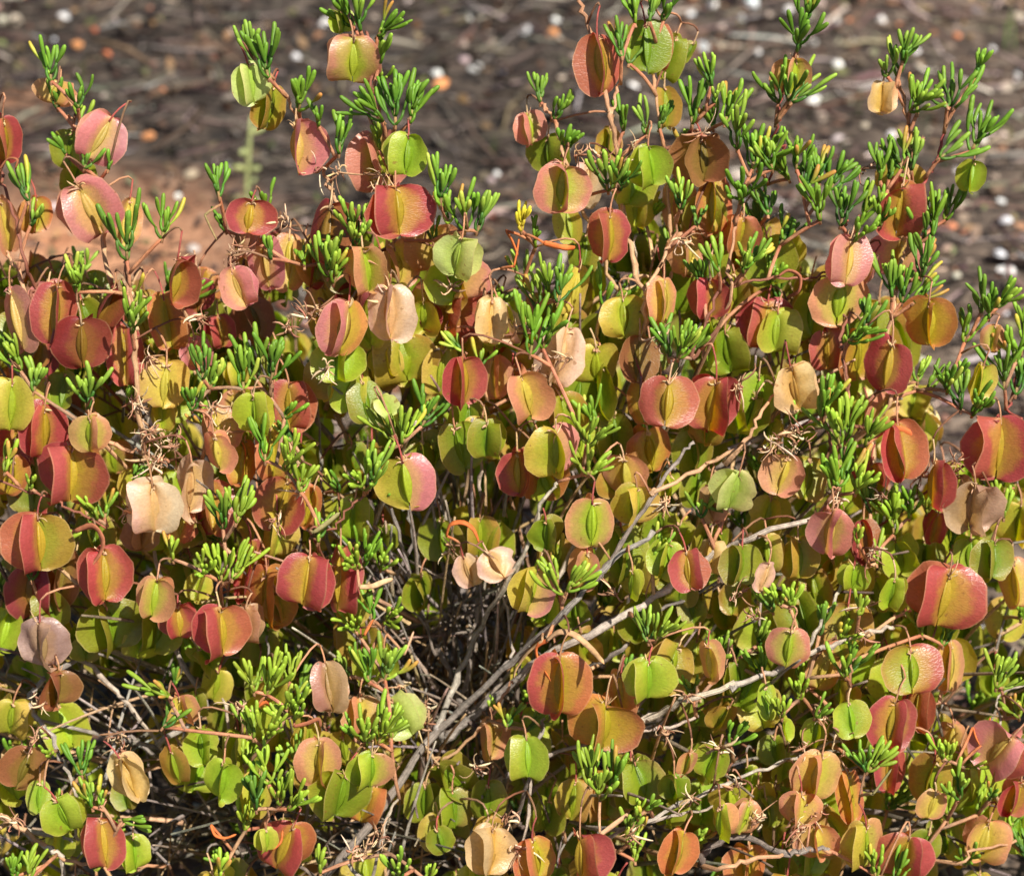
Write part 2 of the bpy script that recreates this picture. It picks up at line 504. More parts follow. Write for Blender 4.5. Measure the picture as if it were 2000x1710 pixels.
SL = {'w': ('white quartz stone', 'white quartz stones on the ground', [(228, 226, 224), (240, 238, 235), (214, 216, 220)], M_STONE),
      'o': ('orange-brown stone', 'orange-brown stones on the ground', [(206, 134, 96), (190, 110, 76), (200, 140, 92)], M_GRAVEL),
      't': ('greyish tan stone', 'greyish tan stones on the ground', [(176, 158, 146), (160, 142, 130), (190, 176, 160)], M_GRAVEL)}
MARKS = [(100, 120, 'the top left leafy shoot'), (195, 265, 'the tilted pink fruit'), (500, 80, 'the shoot bearing a pale green fruit'), (590, 170, 'the small forked green sprig'),
         (690, 115, 'the highest middle fruit'), (785, 200, 'the dense bushy middle sprig'), (1060, 180, 'the dark two-part sprig'), (1172, 120, 'the tall red top fruit'), (1262, 80, 'the olive fruit at the top edge'),
         (1345, 102, 'the little round green fruit'), (1390, 150, 'the three-fingered sprig'), (1548, 148, 'the pale pink-and-green fruit'), (1572, 30, 'the sprig touching the top edge'),
         (1722, 190, 'the small cream-tan fruit'), (1760, 80, 'the tall double sprig'), (1905, 120, 'the uppermost sprig at right'), (1897, 344, 'the hanging small green fruit'), (1850, 440, 'the leafy shoot beside the red fruit'),
         (1932, 600, 'the isolated right sprig'), (1735, 714, 'the crumpled red fruit'), (40, 360, 'the far left sprig'), (860, 380, 'the upright sprig pair'), (1815, 630, 'the orange fruit at right')]
recs = []
for e in STONES.replace('\n', '').split('|'):
    a = e.split()
    px, py, s_, k = float(a[0]), float(a[1]), float(a[2]), a[3]
    mk = min(MARKS, key=lambda m: (m[0] - px) ** 2 + (m[1] - py) ** 2)
    dx, dy = px - mk[0], py - mk[1]
    dr = ('above' if dy < 0 else 'below') if abs(dy) > 1.6 * abs(dx) else (('right of' if dx > 0 else 'left of') if abs(dx) > 1.6 * abs(dy) else ('upper right of' if dx > 0 and dy < 0 else 'lower right of' if dx > 0 else 'upper left of' if dy < 0 else 'lower left of'))
    recs.append([px, py, s_, k, (k, dr, mk[2]), dx * dx + dy * dy])
for rc in recs:
    px, py, s_, k, key, dist = rc
    same = sorted([q for q in recs if q[4] == key], key=lambda q: q[5])
    n_same = len(same); ix = same.index(rc)
    word = '' if n_same == 1 else (['nearer ', 'farther '][ix] if n_same == 2 else ['nearest ', 'middle ', 'farthest '][min(2, ix)])
    p = on_ground(px, py)
    sz = s_ * PX * depth_of(p) * 0.86
    mb = MB()
    rock(mb, Vector((0, 0, 0)), sz, 0, lin(sr.choice(SL[k][2])), sr, .75)
    me = mb.mesh('stone', [SL[k][3]])
    me.polygons.foreach_set('use_smooth', np.zeros(len(me.polygons), dtype=bool))
    o = bpy.data.objects.new('stone', me)
    C.objects.link(o)
    o.location = (p.x, p.y, ground_z(p.x, p.y) + sz * .30)
    o['label'] = (word + SL[k][0] + ' on the litter ' + key[1] + ' ' + key[2]).strip()
    o['group'] = SL[k][1]
    o['category'] = 'stone'

# a few blades and seedlings beyond the shrub
def tuft(px, py, hpx, n, col, label, name='grass_tuft', cat='grass tuft', lean=0.25, seed=1, wpx=4):
    r = random.Random(seed)
    p = on_ground(px, py)
    h = hpx * PX * depth_of(p) / math.cos(PITCH)
    root = bpy.data.objects.new(name, None)
    C.objects.link(root); root.location = (p.x, p.y, ground_z(p.x, p.y)); root['label'] = label; root['category'] = cat
    for i in range(n):
        mb = MB()
        a = r.uniform(0, 6.28); ln = h * r.uniform(.6, 1.05)
        d = Vector((math.cos(a), math.sin(a), 0)) * lean * r.uniform(.2, 1) * ln
        s = Vector((r.uniform(-.12, .12) * h, r.uniform(-.12, .12) * h, -0.002))
        wd = wpx * PX * depth_of(p) * .5
        tube(mb, bez(s, s + Vector((0, 0, ln * .6)) + d * .2, s + Vector((0, 0, ln)) + d, 5), [wd * q for q in (1, 1, .9, .75, .5, .15)], 4, 0, jit(col, .2, r), jit(col, .2, r), flat=.4)
        mb.build('blade', [M_LEAF], root)


def seedling(px, py, hpx, label, seed=1):
    r = random.Random(seed)
    p = on_ground(px, py)
    h = hpx * PX * depth_of(p) / math.cos(PITCH)
    root = bpy.data.objects.new('seedling', None)
    C.objects.link(root); root.location = (p.x, p.y, ground_z(p.x, p.y)); root['label'] = label; root['category'] = 'seedling'
    col = lin((168, 176, 120))
    mb = MB()
    pts = bez(Vector((0, 0, -.002)), Vector((.004, 0, h * .5)), Vector((.010, 0, h)), 6)
    tube(mb, pts, [.0022] * 5 + [.0018, .0012], 6, 0, col)
    mb.build('stem', [M_LEAF], root)
    for i in range(9):
        t = .2 + .8 * i / 9
        q = pts[min(6, int(t * 6))]
        a = i * 2.4
        mb = MB()
        d = Vector((math.cos(a), math.sin(a), .35)) * .013
        tube(mb, [q, q + d * .5, q + d * .8, q + d], [.0008, .003, .0026, .0006], 6, 0, jit(col, .1, r), flat=.4)
        mb.build('leaf', [M_LEAF], root)


seedling(478, 415, 190, 'pale blurred green seedling standing upright between the two left shoots', 4)
tuft(1975, 75, 75, 3, lin((110, 150, 70)), 'short green grass blades at the top right corner', seed=2, wpx=9)
tuft(1675, 235, 60, 6, lin((110, 118, 80)), 'dull green tuft of thin blades right of the small tan fruit', seed=3)
tuft(1800, 260, 70, 7, lin((120, 128, 96)), 'greyish green tuft between the two tallest right shoots', seed=5)
tuft(760, 285, 40, 6, lin((104, 106, 76)), 'faint olive tuft behind the tall middle shoot', seed=6)
tuft(965, 290, 45, 8, lin((90, 108, 66)), 'dark green tuft on the litter right of the middle shoot', seed=8)
tuft(1650, 320, 60, 6, lin((100, 112, 76)), 'thin olive tuft behind the leafy right shoots', seed=9)
tuft(165, 170, 70, 6, lin((98, 100, 68)), 'dull olive tuft behind the far left shoot', seed=10)
tuft(1850, 320, 60, 6, lin((104, 116, 84)), 'olive tuft behind the small green hanging fruit', seed=12)

# ---------------------------------------------------------------- the shrub
shrub = bpy.data.objects.new('shrub', None)
C.objects.link(shrub)
ROOT = Vector((-0.02, 0.09, 0.0))
shrub.location = ROOT
shrub['label'] = 'dense low shrub hung with red, pink and green four-winged papery fruits among stubby green leaves'
shrub['category'] = 'shrub'
INV = Matrix.Translation(-ROOT)

PAL = {  # rim colour, colour along the body
    'R': ((182, 80, 80), (196, 170, 54)), 'r': ((146, 54, 58), (156, 118, 44)), 'P': ((214, 138, 138), (214, 186, 96)),
    'p': ((206, 136, 118), (174, 188, 52)), 'O': ((200, 122, 76), (192, 178, 48)), 'o': ((182, 148, 62), (152, 170, 34)),
    'S': ((216, 152, 116), (212, 196, 82)), 's': ((212, 154, 114), (178, 198, 52)), 'Y': ((226, 198, 96), (214, 204, 80)),
    'y': ((206, 188, 80), (174, 190, 50)), 'G': ((170, 190, 56), (146, 184, 40)), 'g': ((142, 152, 42), (122, 154, 30)),  # the darker green: olive fruits, and shaded ones with the shade put into their colour
    'L': ((204, 218, 138), (180, 206, 86)), 'T': ((228, 200, 148), (214, 176, 88)), 'D': ((232, 200, 182), (220, 184, 126)),
    'd': ((190, 146, 122), (178, 142, 82)), 'B': ((156, 102, 70), (140, 122, 46)), 'M': ((178, 150, 142), (186, 154, 106)),
    'x': ((190, 200, 66), (172, 198, 54))}
PAL = {k: (lin(a), lin(b)) for k, (a, b) in PAL.items()}
TAN = lin((204, 168, 128)); PEACH = lin((190, 138, 104)); REDST = lin((168, 84, 76)); GREYB = lin((140, 128, 118)); DARKB = lin((112, 98, 88)); SLATE = lin((164, 154, 146))


def wing_geo(mb, r, W, H, a, ca, cb, cup, crink, off, c_over_a):
    NU, NV = 6, 15
    A = 0.5 * W / (1 + c_over_a)
    Cc = A * c_over_a
    th0 = math.acos(max(-1, -Cc / A))
    e = Vector((math.cos(a), math.sin(a), 0)); nn = Vector((-math.sin(a), math.cos(a), 0))
    ph = [r.uniform(0, 6.28) for _ in range(5)]
    ra = 1 + r.uniform(-.1, .08)
    zs = r.uniform(-.04, .04) * H
    V = []; T = []
    bite = r.uniform(.1, .9) if r.random() < .16 else None
    zt = H / 2 * math.sin(th0)
    for i in range(NU + 1):
        u = i / NU
        for j in range(NV + 1):
            v = j / NV
            th = th0 * (1 - 2 * v)
            k = 1 + .022 * math.sin(3 * th + ph[0]) + .022 * math.sin(7 * th + ph[1]) * (1 + crink * 2)
            if bite is not None and abs(v - bite) < .09:
                k *= .8 + .2 * abs(v - bite) / .09
            cr = max(0, (Cc + A * math.cos(th)) * k * ra)
            cz = H / 2 * math.sin(th) * (1 + .03 * math.sin(2 * th + ph[2])) + zs * u
            az = zt * (1 - 2 * v)
            rr = cr * u; zz = az + (cz - az) * u
            d = W * .5 * (cup * u * u + .06 * u ** 1.4 * math.sin(5.5 * v + ph[3]) + (.03 + crink * .12) * u * u * math.sin(13 * v + ph[4] + 3 * u))
            fold = W * .5 * crink * .12 * math.sin(7 * u + 5 * v + ph[0])
            p = e * (rr + W * .012) + nn * (d + fold) + Vector((0, 0, zz))
            V.append(tuple(p)); T.append((u, v, off))
    F = []
    for i in range(NU):
        for j in range(NV):
            q = i * (NV + 1) + j
            F.append((q, q + 1, q + NV + 2, q + NV + 1))
    mb.add(V, F, 0, ca, cb, T)


def fruit_pieces(r, W, H, pal, yaw, second=None):
    """returns the body mesh builder, the wing builders and the top of the stalk"""
    rim, cen = PAL[pal]
    dry = pal in 'DTdM'
    wings = []
    ca_ = r.uniform(.24, .48)
    gone = 3 if r.random() < .18 else 2 if r.random() < .15 else -1
    for k in range(4):
        mb = MB()
        a = R(yaw) + k * math.pi / 2 + R(r.gauss(0, 11))
        if gone == k:
            continue
        rm, ce = (rim, cen) if not (second and k == 0) else PAL[second]
        t = r.random()
        rm = tuple(x * (1 - .22 * t) + y * .22 * t for x, y in zip(rm, PAL[r.choice('RSYyOPG')][0]))
        wings.append(mb)
        fr = math.sin(a) < -.75
        wing_geo(mb, r, W * (.86 if fr else 1), H * r.uniform(.93, 1.05), a, jit(rm, .12, r), jit(ce, .12, r), r.choice((-1, 1)) * r.uniform(.25, .7) if fr else r.uniform(-.25, .25), (.4 if dry else .0) + abs(r.gauss(0, .16)), r.uniform(24, 50) if pal in 'RrPB' else r.uniform(0, 46), ca_)
    b = MB()
    # four-lobed body
    V = []; T = []; F = []
    n, m_ = 16, 8
    top = H * .35
    for i in range(m_ + 1):
        t = i / m_
        z = top * (1 - 2 * t)
        s = math.sin(math.pi * min(.999, max(.001, t))) ** .8
        for j in range(n):
            a = 2 * math.pi * j / n
            rr = W * (.04 + .075 * max(0, math.cos(4 * (a - R(yaw)))) ** 1.5) * s + W * .008
            V.append((math.cos(a) * rr, math.sin(a) * rr, z)); T.append((.02 + .1 * max(0, math.cos(4 * (a - R(yaw)))), t, 0))
    for i in range(m_):
        for j in range(n):
            F.append((i * n + j, (i + 1) * n + j, (i + 1) * n + (j + 1) % n, i * n + (j + 1) % n))
    b.add(V, F, 0, jit(rim, .1, r), jit(cen, .1, r), T)
    # stalk, curved, with withered sepals and filaments where it meets the body
    L = H * r.uniform(.28, .5) + .002
    tp = Vector((r.uniform(-.3, .3) * L, r.uniform(-.1, .4) * L, top + L))
    st = jit(r.choice([PEACH, TAN, REDST, PEACH]), .15, r)
    tube(b, bez(Vector((0, 0, top * 1.02)), Vector((0, 0, top + L * .6)), tp, 4), [W * .016 + .0003, .00045, .0004, .0004, .00045], 5, 1, st)
    for q in range(r.randint(4, 9)):
        a = r.uniform(0, 6.28); l = r.uniform(.07, .2) * W
        d = Vector((math.cos(a), math.sin(a), 0))
        s = Vector((0, 0, top * r.uniform(.96, 1.12)))
        p1 = s + d * l * .6 + Vector((0, 0, l * r.uniform(-.2, .9)))
        p2 = p1 + d * l * r.uniform(-.6, .5) + Vector((0, 0, l * r.uniform(-.7, .7)))
        rr = r.uniform(.0002, .0006)
        tube(b, bez(s, p1, p2, 4), [rr, rr * 1.4, rr, rr * .8, rr * .3], 4, 2, jit(TAN, .25, r), flat=.6)
    return b, wings, tp


def fruit_matrix(r, c, roll, tilt=None):
    roll += r.gauss(0, 6)
    tl = R(tilt if tilt is not None else r.gauss(13, 15))
    return Matrix.Translation(c) @ Euler((-tl, R(roll), 0), 'XYZ').to_matrix().to_4x4()


# cx cy width height roll(clockwise) yaw colour depth(cm behind the near surface) [second colour]
FRUITS = """490 162 74 80 0 8 L 0|527 208 70 84 4 25 o 1|689 117 100 88 4 -28 p 0|668 42 48 42 -20 20 G 1|580 286 118 98 -2 -18 P 0|
738 318 128 116 0 20 p 2|795 303 84 82 4 -20 G 0|776 410 134 100 2 14 R 0 |1173 124 96 112 -8 24 R 0|1262 92 82 100 0 -22 g 1|
1285 92 60 80 10 30 O 2|1308 112 56 88 8 30 g 3|1345 102 36 42 20 10 g 3|1300 210 66 82 0 -20 o 3|1035 250 68 60 0 18 p 2|
1072 300 90 70 5 -20 g 3|1190 282 50 66 0 20 o 4|1098 366 104 94 6 26 p 0|1146 362 70 84 0 -20 D 2|1271 322 82 80 0 14 G 0|
1236 356 96 86 10 -25 G 2|1243 395 78 96 0 25 y 3|1373 310 118 90 -4 -18 B 1|1548 148 76 74 0 -14 s 0|1722 190 62 60 0 12 T 0|
1897 344 54 62 10 -30 G 0|1757 412 96 110 3 36 R 0 O|1760 352 90 60 0 -20 o 2|195 268 88 92 30 -34 P 0|110 180 78 46 20 20 S 1|
140 290 90 74 10 10 g 2|176 408 116 108 -14 -22 P 0|246 432 66 92 10 30 S 2|8 272 70 92 0 30 R 0|155 352 80 70 0 20 g 3|
10 440 60 110 0 -20 S 1|487 424 96 64 14 16 R 0 |466 470 72 62 10 20 d 1|640 455 104 118 4 24 r 0|342 546 104 100 8 -30 R 0|
388 578 66 66 10 20 r 2|466 562 66 78 -18 40 P 0|328 628 82 108 0 20 O 2|32 622 96 122 -14 -25 P 0|108 612 76 124 12 30 R 0|
98 582 84 62 0 10 P 2|205 600 94 92 22 -25 r 1|160 672 108 104 6 12 r 0|244 694 66 112 -6 30 R 2|382 690 64 62 0 -20 P 2|
322 752 84 92 0 36 Y 1|22 790 76 104 0 -25 y 0|96 772 70 66 0 20 y 2|715 525 84 94 0 -16 s 0|775 520 90 90 0 20 S 3|
895 500 92 82 -3 2 L 0|890 546 124 94 0 4 G 1.5 P|878 604 152 104 3 -14 R 3|762 612 96 112 -6 -26 D 0|672 640 100 104 6 24 P 0 O|
660 706 104 78 0 -8 G 1|656 738 120 86 2 16 y 2.5|788 700 124 92 -4 -22 o 3|848 482 104 96 0 14 S 3|520 512 66 104 0 -30 P 1|
564 510 70 104 6 20 S 2.5|612 520 60 84 0 20 r 3|690 576 66 66 20 30 r 3|908 664 78 72 0 20 Y 4|958 624 56 84 4 -35 T 1|
990 632 48 84 -4 20 D 2.5|862 724 70 94 0 30 y 3|906 742 84 106 -6 18 R 0|966 736 66 82 6 -24 S 2|1027 772 122 96 -4 6 S 0 |
1094 694 92 112 18 -30 D 1.5|1076 742 60 90 0 28 P 3|1190 462 84 100 2 6 R 0|1112 440 54 70 0 -20 y 2|1124 566 76 92 8 36 Y 1|
1142 492 66 80 0 20 g 3|1218 618 84 82 0 26 y 2|1176 662 96 92 0 -20 g 3|1296 588 66 86 0 24 S 1|1345 498 76 78 0 20 S 2|
1388 582 86 78 8 -26 R 1|1246 700 84 94 0 15 B 2|1384 672 66 92 0 30 G 2.5|1128 772 72 80 0 20 g 3|1172 762 84 104 0 -30 g 3|
1657 508 98 92 2 -6 P 0|1640 586 118 92 6 20 s 1|1690 528 66 70 24 30 P 1.5|1756 500 118 84 0 -10 P 2.5|1586 618 80 84 0 20 g 2.5|
1815 630 104 92 4 -26 O 0|1735 714 86 104 6 -34 R 0|1676 694 84 94 0 30 O 2|1616 684 66 82 0 20 R 2|1552 756 90 96 -4 26 T 1|
1496 632 108 92 0 -18 R 2.5|1940 660 46 50 4 -12 s 0|1913 746 60 74 4 30 y 0|1303 786 118 94 2 -8 R 0|1392 790 118 116 6 18 R 1|
1256 782 66 84 0 -25 O 2.5|1482 772 66 84 0 20 G 2|1440 470 80 90 0 20 O 3|1392 400 70 110 10 28 O 2|1330 400 74 100 0 -25 S 3|
86 842 96 112 12 20 R 1|28 880 84 110 0 20 R 2.5|176 846 80 74 2 14 s 0|138 924 152 112 0 -12 R 1 |20 930 70 80 0 30 O 1|
418 838 96 84 -10 26 S 1|424 884 72 72 0 -20 S 0|474 902 62 84 0 32 O 2|300 990 120 106 -3 -14 D 0|372 952 82 112 6 38 D 1.2|
276 1046 72 56 0 20 d 3|412 990 90 106 0 -22 R 2|356 1026 66 62 20 18 O 2|76 1058 138 112 2 12 R 0 o|203 1122 112 106 -2 -8 R 0 |
60 1154 92 104 0 30 r 2|122 1120 84 120 4 -20 B 2|302 1166 86 80 0 -24 s 0|432 1232 116 100 -4 12 R 0|478 1220 66 82 12 30 d 1.5|
350 1212 84 66 0 -14 R 1.5|214 1222 130 98 0 12 g 2|306 1222 118 94 4 -18 g 3|82 1258 114 96 0 -10 M 0|112 1342 84 76 0 30 B 1|
524 1168 104 124 4 -25 O 2|598 1134 108 104 6 8 R 0|662 1130 86 124 2 30 R 1.5|690 1186 70 66 10 16 y 2|552 984 104 108 6 -16 R 2|
604 990 60 86 14 24 O 2.5|484 1112 70 130 0 25 R 3|566 792 86 96 0 20 R 2|497 806 76 84 0 6 x 0|530 880 62 104 0 -30 O 1.5|
793 943 120 108 8 -10 y 0 P|898 874 84 102 -4 14 g 1.5 |950 858 80 72 4 24 g 0|752 792 52 44 -28 10 L 0|714 784 70 84 0 20 g 2|
1012 922 72 92 0 28 R 1.5|1086 882 108 94 4 22 y 0 P|1056 922 120 96 2 -14 O 2|1040 1152 92 88 12 8 y 0 P|914 1114 52 72 -26 30 D 0|
968 1102 74 60 -42 20 D 0|1156 1022 94 104 2 18 s 0 |1222 930 88 84 4 -22 S 1.5|1242 986 92 78 10 20 y 1|1068 1044 66 70 0 20 g 1|
1142 1112 60 84 6 -24 S 1|1234 1140 58 68 0 6 x 0|1300 1092 64 76 0 -20 G 1|1344 1112 84 78 -2 16 R 0|1386 1088 62 66 8 32 T 1.5|
1446 1100 80 74 0 12 g 1|1492 1128 56 60 12 20 D 0|1434 956 76 84 6 -34 L 0|1390 984 56 74 0 24 d 1|1530 926 84 76 10 -20 S 1|
1620 1038 88 94 10 -16 P 0 p|1690 1056 66 80 0 30 r 1.5|1760 880 94 112 2 16 R 0|1700 930 76 66 0 -16 R 2|1822 944 90 96 8 -18 R 0|
1898 986 128 102 -4 6 M 0|1950 874 134 122 4 -10 R 0|1842 1166 144 118 2 -26 R 0|1940 1092 76 74 8 24 g 0|1894 1082 70 70 0 20 G 2|
1982 1140 70 92 0 18 S 1.5|1742 1156 52 70 0 28 G 0|1666 1126 60 56 0 -20 G 1|1826 1030 56 64 0 20 R 2|1540 1266 86 80 0 -4 p 0|
1386 1292 64 78 4 30 S 0|1266 1326 96 84 0 -12 G 0|1092 1336 118 124 -6 10 R 0 O|1180 1416 142 106 2 8 O 1 R|1212 1354 76 84 0 20 S 1.5|
1780 1310 120 92 2 -2 o 0 R|1856 1300 76 96 0 20 S 2|1742 1414 84 104 6 22 R 0|1792 1382 60 86 8 -30 R 1.5|1662 1404 74 74 0 8 G 0|
1498 1372 42 68 0 16 G 0|1532 1424 36 46 0 -8 x 0|1594 1430 50 60 6 20 G 1|1952 1466 112 98 10 -30 P 0 R|1984 1556 84 82 8 14 R 1|
1596 1514 98 94 2 18 S 0|1562 1580 82 72 4 -10 S 0|1662 1556 50 104 4 34 O 1|1736 1500 66 96 10 20 R 1.5|1818 1530 86 112 6 -18 o 1|
1820 1572 60 58 4 12 S 0|1690 1652 84 104 2 12 y 0 s|1596 1640 92 66 0 -14 S 1|1766 1672 112 94 12 -10 R 0|1922 1640 108 82 10 20 S 1|
642 1340 78 96 -4 -24 d 0|712 1300 60 80 0 20 G 2|755 1290 52 66 -10 -22 G 1|784 1398 80 78 -20 24 L 0|704 1396 84 74 4 10 S 1.5|
664 1550 116 104 2 -8 g 1 |725 1502 92 76 2 14 G 0 s|716 1570 86 74 8 20 O 2.5|624 1490 84 96 0 18 S 1|434 1524 78 84 10 -16 G 0|
484 1476 64 84 0 20 g 2|394 1456 66 76 0 20 G 1|342 1496 60 78 0 -32 o 1|356 1384 70 62 0 14 S 1|252 1520 92 92 -24 -12 T 0|
124 1590 72 80 -18 34 G 0|76 1556 44 62 0 14 G 1|46 1500 104 84 18 12 B 1|202 1644 84 100 2 -10 R 0|262 1664 60 72 4 20 G 1|
556 1654 104 104 6 20 R 1 O|520 1640 50 52 0 6 x 0|958 1448 76 92 0 24 S 1|1030 1478 78 86 -10 -20 G 0|958 1660 108 96 -2 8 T 0|
1134 1676 124 110 0 12 R 0 |1046 1676 80 90 0 20 O 1|1406 1606 78 82 0 16 x 0 S|1454 1596 54 70 12 -25 s 1|1326 1664 74 90 4 20 O 1|
830 1566 70 80 0 20 g 3|886 1578 72 78 0 10 g 2.5|950 1566 72 84 0 -20 g 2|1342 1490 52 52 8 20 s 0|1390 1486 66 72 10 -18 G 1|
1316 1536 60 56 0 20 g 1.5|70 420 60 70 0 20 O 2|1440 1320 60 66 0 18 g 2|1610 1310 74 76 10 20 S 2|1640 1350 90 80 0 -14 o 2|
1870 1180 50 70 0 20 G 3|1290 1040 80 80 0 20 g 3|1500 1080 60 70 0 20 y 2|1560 1090 80 80 0 -14 o 2|1120 1560 70 80 0 20 o 3|
1460 1690 90 80 0 14 O 2|1860 1450 70 80 0 20 S 3|1360 880 90 90 0 14 g 3|1270 880 80 90 0 20 O 3|1200 850 80 90 0 -18 g 3.5"""

